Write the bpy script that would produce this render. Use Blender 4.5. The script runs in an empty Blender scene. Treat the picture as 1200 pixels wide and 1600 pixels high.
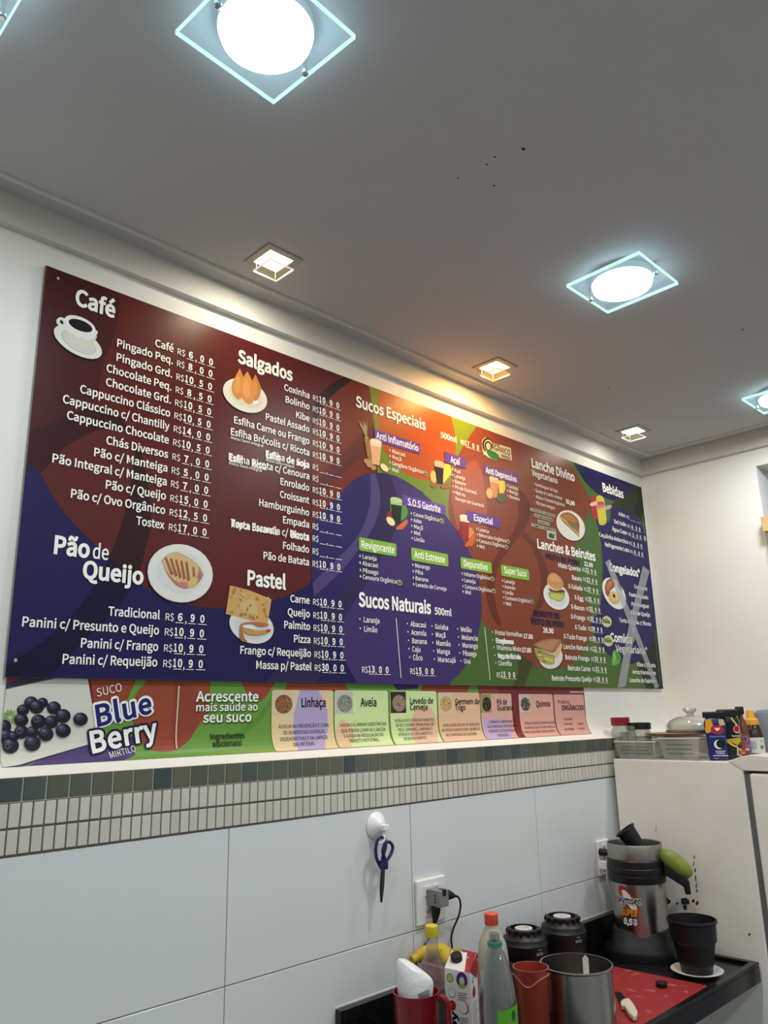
import bpy, bmesh, math, random
from mathutils import Vector, Matrix, geometry
random.seed(7)
scene = bpy.context.scene
COL = scene.collection
R = math.radians

# ---------------------------------------------------------------- camera
YAW, PITCH, ROLL, FPX = 0.778953648, 0.256041113, -0.0220282376, 1220.27
CAM = Vector((0.0, -1.64, 1.60))
def _rows():
    B = Matrix(((1, 0, 0), (0, 0, -1), (0, 1, 0)))
    c, s = math.cos(YAW), math.sin(YAW); Ry = Matrix(((c, -s, 0), (s, c, 0), (0, 0, 1)))
    c, s = math.cos(PITCH), math.sin(PITCH); Rx = Matrix(((1, 0, 0), (0, c, s), (0, -s, c)))
    c, s = math.cos(ROLL), math.sin(ROLL); Rz = Matrix(((c, -s, 0), (s, c, 0), (0, 0, 1)))
    return Rz @ Rx @ B @ Ry
M3 = _rows()
cam_data = bpy.data.cameras.new('camera')
cam_data.sensor_fit = 'VERTICAL'; cam_data.sensor_height = 36.0; cam_data.sensor_width = 27.0
cam_data.lens = FPX / 1600 * 36
cam_data.clip_start = 0.02
cam = bpy.data.objects.new('camera', cam_data); COL.objects.link(cam)
mw = Matrix((M3[0], -M3[1], -M3[2])).transposed().to_4x4(); mw.translation = CAM
cam.matrix_world = mw
scene.camera = cam

# ---------------------------------------------------------------- colour management, world
scene.view_settings.view_transform = 'Standard'
scene.view_settings.look = 'None'
scene.view_settings.gamma = 1.0
scene.view_settings.use_curve_mapping = False
scene.view_settings.exposure = 0.0
world = bpy.data.worlds.new('world'); scene.world = world; world.use_nodes = True
world.node_tree.nodes['Background'].inputs[0].default_value = (0.6, 0.75, 1.0, 1)
world.node_tree.nodes['Background'].inputs[1].default_value = 0.25

# ---------------------------------------------------------------- lights (strengths, positions)
CEIL = 2.73
LAMP_W, LAMP_C = (4.8, 8.8, 6.4, 2.2), (0.90, 0.97, 1.0)
LAMPS = [(0.615, -0.762), (1.777, -0.766), (2.94, -0.765), (0.19, -0.54)]
HALL_LAMPS = [(0.0, -2.3), (1.2, -2.3), (2.4, -2.3), (-1.2, -2.3), (0.6, -3.6), (2.0, -3.6)]
HALL_W = 6.0
SPOTS = [(1.046, -0.2, 2.0, (1.0, 0.93, 0.76)), (1.972, -0.187, 6.5, (1.0, 0.56, 0.20)), (2.90, -0.19, 1.1, (1.0, 0.95, 0.82))]
def area(name, loc, power, col, size, parent=None, shape='DISK', rot=None):
    d = bpy.data.lights.new(name, 'AREA'); d.energy = power; d.color = col; d.shape = shape; d.size = size
    o = bpy.data.objects.new(name, d); COL.objects.link(o)
    if parent is not None:
        o.parent = parent; loc = Vector(loc) - parent.location
    o.location = loc
    if rot: o.rotation_euler = rot
    return o
for i, (x, y) in enumerate(HALL_LAMPS):
    area('hall_light', (x, y, CEIL - 0.02), HALL_W, LAMP_C, 0.2)

# ---------------------------------------------------------------- geometry of the view (rays used to place traced outlines on real planes)
def ray(px, py): return M3.transposed() @ Vector(((px - 600) / FPX, (py - 800) / FPX, 1))
def onY(px, py, y): d = ray(px, py); return CAM + d * ((y - CAM.y) / d.y)
def onX(px, py, x): d = ray(px, py); return CAM + d * ((x - CAM.x) / d.x)
def onZ(px, py, z): d = ray(px, py); return CAM + d * ((z - CAM.z) / d.z)

# ---------------------------------------------------------------- materials
def lin(c): return tuple((v / 12.92 if v <= 0.04045 else ((v + 0.055) / 1.055) ** 2.4) for v in (x / 255 for x in c))
MATS = {}
def mat(name, rgb, rough=0.5, metal=0.0, spec=0.5, emit=None, estr=0.0, noise=None, bump=None, trans=0.0, alpha=1.0, coat=0.0, ior=1.45):
    if name in MATS: return MATS[name]
    m = bpy.data.materials.new(name); m.use_nodes = True; nt = m.node_tree; b = nt.nodes['Principled BSDF']
    c = lin(rgb)
    b.inputs['Base Color'].default_value = (*c, 1); b.inputs['Roughness'].default_value = rough
    b.inputs['Metallic'].default_value = metal; b.inputs['Specular IOR Level'].default_value = spec
    b.inputs['Transmission Weight'].default_value = trans; b.inputs['Alpha'].default_value = alpha
    b.inputs['Coat Weight'].default_value = coat; b.inputs['IOR'].default_value = ior
    if emit: b.inputs['Emission Color'].default_value = (*lin(emit), 1); b.inputs['Emission Strength'].default_value = estr
    if noise:                                     # (scale, second colour, low, high)
        sc, rgb2, lo, hi = noise
        tc = nt.nodes.new('ShaderNodeTexCoord'); n = nt.nodes.new('ShaderNodeTexNoise'); n.inputs['Scale'].default_value = sc
        n.inputs['Detail'].default_value = 5
        r = nt.nodes.new('ShaderNodeValToRGB'); r.color_ramp.elements[0].position = lo; r.color_ramp.elements[1].position = hi
        r.color_ramp.elements[0].color = (*c, 1); r.color_ramp.elements[1].color = (*lin(rgb2), 1)
        nt.links.new(tc.outputs['Object'], n.inputs['Vector']); nt.links.new(n.outputs['Fac'], r.inputs['Fac'])
        nt.links.new(r.outputs['Color'], b.inputs['Base Color'])
    if bump:                                      # (scale, strength)
        tc = nt.nodes.new('ShaderNodeTexCoord'); n = nt.nodes.new('ShaderNodeTexNoise'); n.inputs['Scale'].default_value = bump[0]
        n.inputs['Detail'].default_value = 4
        bp = nt.nodes.new('ShaderNodeBump'); bp.inputs['Strength'].default_value = bump[1]; bp.inputs['Distance'].default_value = 0.004
        nt.links.new(tc.outputs['Object'], n.inputs['Vector']); nt.links.new(n.outputs['Fac'], bp.inputs['Height'])
        nt.links.new(bp.outputs['Normal'], b.inputs['Normal'])
    MATS[name] = m
    return m
def film(name, rgb, clear, rough=0.05, gloss=0.6):
    """thin clear plastic or glass: tinted see-through with a fresnel gloss and a share of diffuse"""
    if name in MATS: return MATS[name]
    m = bpy.data.materials.new(name); m.use_nodes = True; nt = m.node_tree; nt.nodes.clear()
    out = nt.nodes.new('ShaderNodeOutputMaterial')
    tr = nt.nodes.new('ShaderNodeBsdfTransparent'); tr.inputs[0].default_value = (*[0.35 + 0.65 * v for v in lin(rgb)], 1)
    df = nt.nodes.new('ShaderNodeBsdfPrincipled'); df.inputs['Base Color'].default_value = (*lin(rgb), 1); df.inputs['Roughness'].default_value = 0.3
    mx = nt.nodes.new('ShaderNodeMixShader'); mx.inputs[0].default_value = clear
    nt.links.new(df.outputs[0], mx.inputs[1]); nt.links.new(tr.outputs[0], mx.inputs[2])
    gl = nt.nodes.new('ShaderNodeBsdfGlossy'); gl.inputs['Roughness'].default_value = rough
    lw = nt.nodes.new('ShaderNodeLayerWeight'); lw.inputs['Blend'].default_value = 0.35
    mu = nt.nodes.new('ShaderNodeMath'); mu.operation = 'MULTIPLY'; mu.inputs[1].default_value = gloss
    nt.links.new(lw.outputs['Facing'], mu.inputs[0])
    m2 = nt.nodes.new('ShaderNodeMixShader')
    nt.links.new(mu.outputs[0], m2.inputs[0]); nt.links.new(mx.outputs[0], m2.inputs[1]); nt.links.new(gl.outputs[0], m2.inputs[2])
    nt.links.new(m2.outputs[0], out.inputs[0])
    MATS[name] = m
    return m
def lit_glass(name, tint, glow, strength):
    """clear lamp glass, faintly glowing with the light that travels inside it"""
    m = bpy.data.materials.new(name); m.use_nodes = True; nt = m.node_tree; nt.nodes.clear()
    out = nt.nodes.new('ShaderNodeOutputMaterial'); tr = nt.nodes.new('ShaderNodeBsdfTransparent'); tr.inputs[0].default_value = (*lin(tint), 1)
    em = nt.nodes.new('ShaderNodeEmission'); em.inputs[0].default_value = (*lin(glow), 1); em.inputs[1].default_value = strength
    ad = nt.nodes.new('ShaderNodeAddShader'); nt.links.new(tr.outputs[0], ad.inputs[0]); nt.links.new(em.outputs[0], ad.inputs[1]); nt.links.new(ad.outputs[0], out.inputs[0])
    return m
def ink_mat(name, rough, spec=0.5):
    m = bpy.data.materials.new(name); m.use_nodes = True; nt = m.node_tree; b = nt.nodes['Principled BSDF']
    a = nt.nodes.new('ShaderNodeVertexColor'); a.layer_name = 'ink'
    nt.links.new(a.outputs['Color'], b.inputs['Base Color']); b.inputs['Roughness'].default_value = rough; b.inputs['Specular IOR Level'].default_value = spec
    return m
INK = ink_mat('printed_ink', 0.36, 0.18)
GLAZE = ink_mat('glazed_tile', 0.22)

# ---------------------------------------------------------------- object helpers
def link(name, me, parent=None):
    o = bpy.data.objects.new(name, me); COL.objects.link(o)
    if parent is not None: o.parent = parent
    return o
def root_of(o):
    while o.parent is not None: o = o.parent
    return o
def obj(name, bm, m=None, parent=None, smooth=False, bevel=0.0, sub=0):
    if parent is not None:
        loc = Vector((0, 0, 0)); p = parent
        while p is not None: loc += p.location; p = p.parent
        bmesh.ops.translate(bm, verts=bm.verts, vec=-loc)
    if smooth != 'flat': bmesh.ops.recalc_face_normals(bm, faces=bm.faces)
    me = bpy.data.meshes.new(name); bm.to_mesh(me); bm.free()
    if m:
        for q in (m if isinstance(m, (list, tuple)) else [m]): me.materials.append(q)
    if smooth is True:
        for p in me.polygons: p.use_smooth = True
        try: me.set_sharp_from_angle(angle=R(35))
        except Exception: pass
    o = link(name, me, parent)
    if bevel:
        md = o.modifiers.new('bevel', 'BEVEL'); md.width = bevel; md.segments = 2; md.limit_method = 'ANGLE'
    if sub:
        md = o.modifiers.new('sub', 'SUBSURF'); md.levels = sub; md.render_levels = sub
    return o
def tag(o, label, cat, group=None):
    o['label'] = label; o['category'] = cat
    if group: o['group'] = group
    return o
def struct(o): o['kind'] = 'structure'; return o
def thing(name, label, cat, loc, group=None):
    o = bpy.data.objects.new(name, None); COL.objects.link(o); o.location = loc; o.empty_display_size = 0.05
    return tag(o, label, cat, group)
def BM(): return bmesh.new()
def box(bm, x0, x1, y0, y1, z0, z1):
    v = [bm.verts.new((x, y, z)) for z in (z0, z1) for y in (y0, y1) for x in (x0, x1)]
    for f in ((0, 2, 3, 1), (4, 5, 7, 6), (0, 1, 5, 4), (2, 6, 7, 3), (0, 4, 6, 2), (1, 3, 7, 5)): bm.faces.new([v[i] for i in f])
    return v
def obox(bm, c, ax, ay, az):                      # oriented box: centre and three half axes
    c, ax, ay, az = map(Vector, (c, ax, ay, az))
    v = [bm.verts.new(c + ax * i + ay * j + az * k) for k in (-1, 1) for j in (-1, 1) for i in (-1, 1)]
    for f in ((0, 2, 3, 1), (4, 5, 7, 6), (0, 1, 5, 4), (2, 6, 7, 3), (0, 4, 6, 2), (1, 3, 7, 5)): bm.faces.new([v[i] for i in f])
def lathe(bm, prof, c, seg=32, mtx=None):
    c = Vector(c); rings = []
    for r, z in prof:
        if r < 1e-6:
            p = Vector((0, 0, z)); p = mtx @ p if mtx else p; rings.append([bm.verts.new(c + p)])
        else:
            ring = []
            for i in range(seg):
                a = 2 * math.pi * i / seg; p = Vector((r * math.cos(a), r * math.sin(a), z)); p = mtx @ p if mtx else p
                ring.append(bm.verts.new(c + p))
            rings.append(ring)
    for a, b in zip(rings, rings[1:]):
        if len(a) == 1 and len(b) == 1: continue
        for i in range(seg):
            j = (i + 1) % seg
            if len(a) == 1: bm.faces.new((a[0], b[j], b[i]))
            elif len(b) == 1: bm.faces.new((a[i], a[j], b[0]))
            else: bm.faces.new((a[i], a[j], b[j], b[i]))
def tube(bm, pts, rad, seg=10, cap=True):
    pts = [Vector(p) for p in pts]; n = len(pts); rads = rad if isinstance(rad, (list, tuple)) else [rad] * n
    rings = []; up = None
    for i, p in enumerate(pts):
        t = (pts[min(i + 1, n - 1)] - pts[max(i - 1, 0)]).normalized()
        if up is None: up = t.orthogonal().normalized()
        up = (up - t * up.dot(t)).normalized(); s = t.cross(up)
        rings.append([bm.verts.new(p + (up * math.cos(2 * math.pi * k / seg) + s * math.sin(2 * math.pi * k / seg)) * rads[i]) for k in range(seg)])
    for a, b in zip(rings, rings[1:]):
        for k in range(seg): bm.faces.new((a[k], a[(k + 1) % seg], b[(k + 1) % seg], b[k]))
    if cap: bm.faces.new(rings[0][::-1]); bm.faces.new(rings[-1])
def smooth_path(pts, n=6):
    pts = [Vector(p) for p in pts]; out = []
    P = [pts[0]] + pts + [pts[-1]]
    for i in range(1, len(P) - 2):
        a, b, c, d = P[i - 1:i + 3]
        for k in range(n):
            t = k / n
            out.append(0.5 * ((2 * b) + (c - a) * t + (2 * a - 5 * b + 4 * c - d) * t * t + (3 * b - a - 3 * c + d) * t ** 3))
    out.append(pts[-1]); return out
def prism(bm, pts, vec):
    vec = Vector(vec); a = [bm.verts.new(p) for p in pts]; b = [bm.verts.new(Vector(p) + vec) for p in pts]
    bm.faces.new(a); bm.faces.new(b[::-1])
    for i in range(len(a)): bm.faces.new((a[i], b[i], b[(i + 1) % len(a)], a[(i + 1) % len(a)]))

# ---------------------------------------------------------------- flat printing: coloured outlines and lettering
class Print:
    """coloured flat shapes given as (a, z) outlines on a surface; place(a, z, depth) gives the point"""
    def __init__(s, place=None, step=0.00005, base=0.0):
        s.bm = BM(); s.lay = s.bm.loops.layers.float_color.new('ink'); s.n = 0; s.place = place; s.step = step; s.base = base
    def face(s, pts, rgb, depth=None, raw=False):
        if depth is None: s.n += 1; depth = s.base + s.step * s.n
        c = (*(rgb if raw else lin(rgb)), 1)
        tris = geometry.tessellate_polygon([[Vector((p[0], p[1], 0)) for p in pts]])
        vs = [s.bm.verts.new(s.place(p[0], p[1], depth)) for p in pts]
        for t in tris:
            try: f = s.bm.faces.new([vs[i] for i in t])
            except ValueError: continue
            for l in f.loops: l[s.lay] = c
    def mesh2d(s, verts, faces, rgb, depth=None):
        if depth is None: s.n += 1; depth = s.base + s.step * s.n
        c = (*lin(rgb), 1)
        vs = [s.bm.verts.new(s.place(a, z, depth + e)) for a, z, e in verts]
        for t in faces:
            try: f = s.bm.faces.new([vs[i] for i in t])
            except ValueError: continue
            for l in f.loops: l[s.lay] = c
    def done(s, name, parent, m=None):
        return obj(name, s.bm, m or INK, parent, smooth='flat')
def wall_place(a, z, d): return Vector((a, -d, z))

# letter outlines: advance width, then closed outlines as x, y, x, y ... (500 units = one capital height)
OUTLINES = {
'A': (415, [[3,0,66,0,115,153,297,153,345,0,412,0,242,500,172,500], [130,203,155,280,205,449,207,449,258,280,282,203]]),
'B': (448, [[69,0,228,0,305,9,365,36,404,82,417,147,404,205,369,245,316,266,316,269,356,293,380,331,389,378,376,434,341,472,286,493,217,500,69,500], [132,288,132,450,209,450,274,442,314,417,327,370,315,326,276,298,206,288], [132,50,132,239,219,239,293,229,340,200,355,149,339,93,293,61,219,50]]),
'C': (435, [[257,-9,317,0,368,24,411,63,376,103,342,73,304,53,260,46,195,61,146,102,115,166,104,252,116,336,148,399,198,440,262,454,302,448,335,431,364,407,398,447,364,478,317,500,261,509,173,491,103,440,56,358,40,250,56,141,102,60,171,9]]),
'D': (469, [[69,0,196,0,296,17,369,67,414,146,429,252,414,358,369,436,295,484,194,500,69,500], [132,52,132,449,188,449,266,436,321,398,353,336,364,252,353,167,321,104,266,65,188,52]]),
'E': (402, [[69,0,364,0,364,54,132,54,132,236,321,236,321,290,132,290,132,447,357,447,357,500,69,500]]),
'F': (377, [[69,0,132,0,132,224,323,224,323,278,132,278,132,447,357,447,357,500,69,500]]),
'G': (470, [[265,-9,328,-1,380,19,420,49,420,259,255,259,255,207,362,207,362,76,337,60,306,50,271,46,200,61,148,102,115,166,104,252,116,336,150,399,202,440,271,454,315,447,350,430,379,407,413,447,378,477,331,500,269,509,177,491,105,440,57,358,40,250,56,141,103,60,175,9]]),
'H': (497, [[69,0,132,0,132,236,365,236,365,0,428,0,428,500,365,500,365,291,132,291,132,500,69,500]]),
'I': (200, [[69,0,132,0,132,500,69,500]]),
'J': (365, [[162,-9,224,3,267,36,292,86,299,147,299,500,236,500,236,153,227,92,200,57,156,46,122,52,93,70,69,103,24,70,59,27,104,0]]),
'K': (441, [[69,0,132,0,132,158,218,261,368,0,438,0,257,310,414,500,342,500,133,249,132,249,132,500,69,500]]),
'L': (370, [[69,0,351,0,351,54,132,54,132,500,69,500]]),
'M': (554, [[69,0,126,0,126,277,117,424,120,424,160,310,255,50,297,50,392,310,432,424,435,424,426,277,426,0,485,0,485,500,409,500,314,233,279,128,276,128,240,233,145,500,69,500]]),
'N': (493, [[69,0,128,0,128,263,121,419,123,419,177,316,359,0,424,0,424,500,364,500,364,240,373,82,370,82,316,185,133,500,69,500]]),
'O': (506, [[253,-9,339,9,407,61,451,143,467,252,451,360,407,440,339,491,253,509,167,491,99,440,55,360,40,252,55,143,99,61,167,9], [253,46,192,61,145,102,115,167,104,252,115,336,145,399,192,440,253,454,314,440,361,399,391,336,402,252,391,167,361,102,314,61]]),
'P': (432, [[69,0,132,0,132,199,214,199,289,208,347,237,385,285,398,353,385,422,347,468,288,492,211,500,69,500], [132,250,132,449,203,449,261,444,302,428,327,399,336,353,322,295,279,261,206,250]]),
'Q': (506, [[253,44,192,58,145,100,115,165,104,252,115,336,145,399,192,440,253,454,314,440,361,399,391,336,402,252,391,165,361,100,314,58], [406,-126,434,-124,459,-120,477,-114,465,-65,413,-73,362,-66,320,-43,290,-6,362,22,418,76,454,153,467,252,451,360,407,440,339,491,253,509,167,491,99,440,55,360,40,252,53,152,90,73,148,19,222,-7,262,-68,324,-110]]),
'R': (433, [[132,263,132,449,216,449,282,440,323,412,337,360,323,306,282,273,216,263], [343,0,414,0,287,219,346,245,386,292,400,360,387,426,351,469,295,493,225,500,69,500,69,0,132,0,132,212,222,212]]),
'S': (407, [[207,-9,278,2,331,32,365,77,377,133,363,195,327,237,274,267,203,297,164,316,133,341,120,381,132,420,164,445,214,454,257,448,295,432,327,407,360,447,320,479,270,501,214,509,151,499,101,472,68,430,56,377,72,315,111,274,158,248,229,217,272,196,302,169,313,128,301,85,265,57,208,46,157,54,110,76,70,108,33,65,81,26,140,0]]),
'T': (409, [[173,0,236,0,236,447,387,447,387,500,21,500,21,447,173,447]]),
'U': (492, [[246,-9,317,2,374,38,412,105,426,206,426,500,365,500,365,205,356,129,330,80,293,54,246,46,200,54,163,80,139,129,130,205,130,500,67,500,67,206,80,105,118,38,175,2]]),
'V': (392, [[160,0,233,0,392,500,328,500,248,229,199,64,196,64,148,229,67,500,1,500]]),
'W': (599, [[123,0,198,0,273,302,298,415,301,415,325,302,401,0,477,0,580,500,520,500,467,228,439,65,435,65,400,228,330,500,272,500,203,228,168,65,165,65,135,228,83,500,18,500]]),
'X': (391, [[12,0,78,0,150,135,190,216,193,216,236,135,310,0,380,0,233,255,370,500,304,500,237,372,201,299,198,299,159,372,91,500,21,500,158,259]]),
'Y': (362, [[149,0,212,0,212,194,363,500,297,500,233,359,183,249,180,249,131,359,66,500,-1,500,149,194]]),
'Z': (411, [[34,0,379,0,379,54,112,54,376,462,376,500,58,500,58,447,298,447,34,38]]),
'Â': (415, [[121,533,205,604,208,604,292,533,319,553,239,639,174,639,94,553], [3,0,66,0,115,153,297,153,345,0,412,0,242,500,172,500], [130,203,155,280,205,449,207,449,258,280,282,203]]),
'Ã': (415, [[264,540,304,552,330,584,341,634,299,637,292,609,280,592,263,587,230,601,196,627,149,641,110,629,83,597,72,548,114,544,121,572,133,588,151,594,183,580,217,554], [3,0,66,0,115,153,297,153,345,0,412,0,242,500,172,500], [130,203,155,280,205,449,207,449,258,280,282,203]]),
'Ç': (435, [[196,-173,264,-162,306,-139,321,-102,314,-77,295,-60,265,-48,284,-8,332,5,374,28,411,63,376,103,342,73,304,53,260,46,195,61,146,102,115,166,104,252,116,336,148,399,198,440,262,454,302,448,335,431,364,407,398,447,364,478,317,500,261,509,173,491,103,440,56,358,40,250,55,145,97,65,161,13,242,-8,214,-67,248,-75,267,-87,273,-104,266,-123,240,-135,190,-141]]),
'Ê': (402, [[69,0,364,0,364,54,132,54,132,236,321,236,321,290,132,290,132,447,357,447,357,500,69,500], [136,533,220,604,222,604,306,533,334,553,254,639,188,639,108,553]]),
'É': (402, [[69,0,364,0,364,54,132,54,132,236,321,236,321,290,132,290,132,447,357,447,357,500,69,500], [208,531,323,619,288,662,180,563]]),
'Ó': (506, [[253,-9,339,9,407,61,451,143,467,252,451,360,407,440,339,491,253,509,167,491,99,440,55,360,40,252,55,143,99,61,167,9], [253,46,192,61,145,102,115,167,104,252,115,336,145,399,192,440,253,454,314,440,361,399,391,336,402,252,391,167,361,102,314,61], [240,531,355,619,320,662,213,563]]),
'a': (384, [[148,-9,192,-2,233,18,271,44,273,44,278,0,329,0,329,228,322,290,299,338,260,369,201,380,144,372,95,354,56,332,80,289,112,308,150,322,191,328,238,314,261,280,267,235,165,217,95,189,54,149,40,96,54,39,92,4], [166,42,132,47,109,66,100,100,116,142,169,173,267,193,267,90,233,63,200,47]]),
'b': (422, [[226,-9,287,5,338,43,374,106,387,191,377,269,349,328,303,367,239,380,198,373,159,354,123,328,126,394,126,543,63,543,63,0,113,0,118,38,121,38,155,13,191,-3], [216,44,188,47,158,59,126,82,126,277,160,305,192,322,224,327,281,310,312,263,322,190,308,112,270,61]]),
'c': (348, [[209,-9,252,-3,293,13,329,38,302,80,276,61,247,48,214,43,154,61,114,110,100,185,115,260,156,309,216,327,243,323,268,312,290,295,321,336,293,358,257,374,214,380,145,367,89,329,50,267,35,185,49,103,85,42,140,4]]),
'd': (423, [[189,-9,231,-2,269,17,302,44,304,44,309,0,360,0,360,543,297,543,297,400,301,337,269,360,236,375,196,380,136,366,85,327,49,266,36,185,47,103,78,42,126,4], [203,44,147,61,112,109,100,186,115,260,153,309,207,327,238,324,267,311,297,289,297,94,267,66,236,49]]),
'e': (378, [[213,-9,259,-4,300,10,334,29,312,70,284,54,254,44,220,41,157,57,115,102,97,171,347,171,349,206,339,278,311,333,264,368,201,380,140,366,87,328,49,266,35,185,49,103,87,42,143,4], [96,215,115,277,153,317,203,330,252,317,284,278,295,215]]),
'f': (222, [[23,320,73,320,73,0,135,0,135,320,214,320,214,370,135,370,135,429,141,469,158,494,188,502,229,492,243,540,224,546,203,550,181,552,120,537,85,495,73,430,73,370,23,367]]),
'g': (385, [[188,-171,265,-160,324,-132,362,-91,375,-42,361,8,318,37,246,46,173,46,134,51,114,65,108,86,112,104,120,118,132,130,150,123,169,119,187,117,256,133,304,178,323,246,319,277,308,302,293,323,368,323,368,370,239,370,187,380,134,371,90,344,60,303,48,248,56,206,73,172,97,148,97,145,77,128,62,105,56,76,60,50,72,30,89,16,89,12,60,-12,41,-40,35,-72,54,-125,108,-159], [187,160,148,170,119,201,108,248,119,294,147,324,187,334,227,324,255,294,266,248,255,201,227,170], [196,-128,139,-120,102,-97,89,-63,93,-41,105,-20,127,0,175,-5,239,-5,280,-10,305,-25,314,-53,299,-89,259,-117]]),
'h': (414, [[63,0,126,0,126,269,160,300,192,319,226,325,267,315,289,283,297,226,297,0,359,0,359,235,352,297,331,343,296,370,246,380,199,371,159,349,123,318,126,394,126,543,63,543]]),
'i': (188, [[63,0,126,0,126,370,63,370], [94,447,116,452,130,466,136,488,130,509,116,524,94,529,73,524,58,509,53,488,58,466,73,452]]),
'j': (188, [[24,-165,83,-150,116,-108,126,-42,126,370,63,370,63,-42,60,-81,46,-106,18,-115,-18,-108,-30,-156], [94,447,116,452,130,466,136,488,130,509,116,524,94,529,72,524,58,509,53,488,58,466,72,452]]),
'k': (377, [[63,0,124,0,124,98,194,179,302,0,370,0,230,221,353,370,284,370,127,175,124,175,124,543,63,543]]),
'l': (194, [[128,-9,164,-3,156,44,143,43,134,46,128,54,126,70,126,543,63,543,63,74,69,29,91,1]]),
'm': (632, [[63,0,126,0,126,269,158,300,189,319,218,325,257,315,280,283,287,226,287,0,349,0,349,269,383,300,413,319,443,325,481,315,504,283,512,226,512,0,574,0,574,235,567,297,546,343,511,370,462,380,418,371,378,346,339,309,319,347,285,371,237,380,194,371,156,349,121,317,120,317,114,370,63,370]]),
'n': (416, [[63,0,126,0,126,269,160,300,192,319,226,325,267,315,289,283,297,226,297,0,359,0,359,235,352,297,331,343,296,370,246,380,199,371,158,349,121,317,120,317,114,370,63,370]]),
'o': (413, [[207,-9,272,4,326,42,364,103,378,185,364,267,326,329,272,367,207,380,142,367,87,329,49,267,35,185,49,103,87,42,142,4], [207,43,150,61,113,110,100,185,113,260,150,309,207,327,263,309,301,260,314,185,301,110,263,61]]),
'p': (423, [[63,-156,126,-156,126,-31,123,34,157,11,192,-4,226,-9,287,5,338,43,374,106,387,191,377,269,349,328,303,367,239,380,197,373,157,353,121,327,120,327,114,370,63,370], [216,44,189,47,158,59,126,82,126,277,160,305,193,322,224,327,281,310,312,263,322,190,308,112,270,61]]),
'q': (423, [[297,-156,360,-156,360,370,310,370,304,336,303,336,270,360,236,375,196,380,136,366,85,327,49,266,36,185,47,103,78,42,126,4,189,-9,230,-2,268,16,301,43,297,-25], [203,44,147,61,112,109,100,186,115,260,153,309,207,327,238,324,267,311,297,289,297,94,267,66,236,49]]),
'r': (265, [[63,0,126,0,126,238,154,288,186,316,218,324,254,318,266,372,226,380,187,370,151,344,121,303,120,303,114,370,63,370]]),
's': (319, [[160,-9,233,6,279,46,294,101,277,157,235,191,181,214,142,229,113,249,102,278,109,305,132,324,171,332,201,327,229,315,254,299,284,338,252,359,214,374,170,380,101,366,57,328,42,275,59,223,99,190,150,168,190,151,222,129,235,98,227,68,202,47,162,40,121,45,85,61,52,84,22,42,61,16,108,-2]]),
't': (257, [[179,-9,202,-7,226,-2,248,5,235,52,193,42,159,50,141,74,136,113,136,320,237,320,237,370,136,370,136,475,84,475,77,370,18,367,18,320,74,320,74,115,79,64,97,25,129,0]]),
'u': (414, [[171,-9,218,0,257,23,293,58,295,58,300,0,352,0,352,370,290,370,290,108,257,72,225,52,190,45,150,55,127,87,120,143,120,370,57,370,57,136,64,73,85,28,120,0]]),
'v': (355, [[143,0,216,0,347,370,285,370,215,160,181,50,177,50,143,160,74,370,9,370]]),
'w': (547, [[121,0,194,0,246,198,271,306,275,306,300,200,353,0,429,0,529,370,469,370,415,156,393,53,389,53,364,156,306,370,245,370,187,156,162,53,159,53,137,156,82,370,18,370]]),
'x': (340, [[10,0,76,0,126,87,163,153,166,153,207,87,261,0,329,0,207,187,320,370,255,370,209,289,177,227,173,227,137,289,87,370,20,370,132,193]]),
'y': (355, [[69,-160,132,-142,176,-97,207,-31,347,370,286,370,219,165,189,60,186,60,149,165,74,370,9,370,158,-1,149,-29,130,-70,103,-98,66,-108,38,-102,25,-152]]),
'z': (324, [[24,0,304,0,304,50,102,50,298,337,298,370,45,370,45,320,219,320,24,33]]),
'á': (384, [[148,-9,192,-2,233,18,271,44,273,44,278,0,329,0,329,228,322,290,299,338,260,369,201,380,144,372,95,354,56,332,80,289,112,308,150,322,191,328,238,314,261,280,267,235,165,217,95,189,54,149,40,96,54,39,92,4], [166,42,132,47,109,66,100,100,116,142,169,173,267,193,267,90,233,63,200,47], [192,437,312,554,269,595,161,468]]),
'ã': (384, [[148,-9,192,-2,233,18,271,44,273,44,278,0,329,0,329,228,322,290,299,338,260,369,201,380,144,372,95,354,56,332,80,289,112,308,150,322,191,328,238,314,261,280,267,235,165,217,95,189,54,149,40,96,54,39,92,4], [166,42,132,47,109,66,100,100,116,142,169,173,267,193,267,90,233,63,200,47], [259,440,302,454,327,491,336,543,294,545,289,514,277,493,259,486,226,502,193,533,149,549,106,536,81,499,72,446,114,443,119,475,130,497,149,504,182,487,215,457]]),
'â': (384, [[148,-9,192,-2,233,18,271,44,273,44,278,0,329,0,329,228,322,290,299,338,260,369,201,380,144,372,95,354,56,332,80,289,112,308,150,322,191,328,238,314,261,280,267,235,165,217,95,189,54,149,40,96,54,39,92,4], [166,42,132,47,109,66,100,100,116,142,169,173,267,193,267,90,233,63,200,47], [86,458,113,433,203,519,205,519,295,433,321,458,235,564,173,564]]),
'ç': (348, [[137,-173,205,-162,247,-139,262,-102,255,-77,236,-60,207,-48,224,-8,262,0,297,15,329,38,302,80,276,61,247,48,214,43,154,61,114,110,100,185,115,260,156,309,216,327,243,323,268,312,290,295,321,336,293,358,257,374,214,380,145,367,89,329,50,267,35,185,47,109,78,51,125,12,184,-8,156,-67,190,-75,209,-87,214,-104,207,-123,181,-135,131,-141]]),
'é': (378, [[213,-9,259,-4,300,10,334,29,312,70,284,54,254,44,220,41,157,57,115,102,97,171,347,171,349,206,339,278,311,333,264,368,201,380,140,366,87,328,49,266,35,185,49,103,87,42,143,4], [96,215,115,277,153,317,203,330,252,317,284,278,295,215], [190,437,309,554,266,595,158,468]]),
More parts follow.
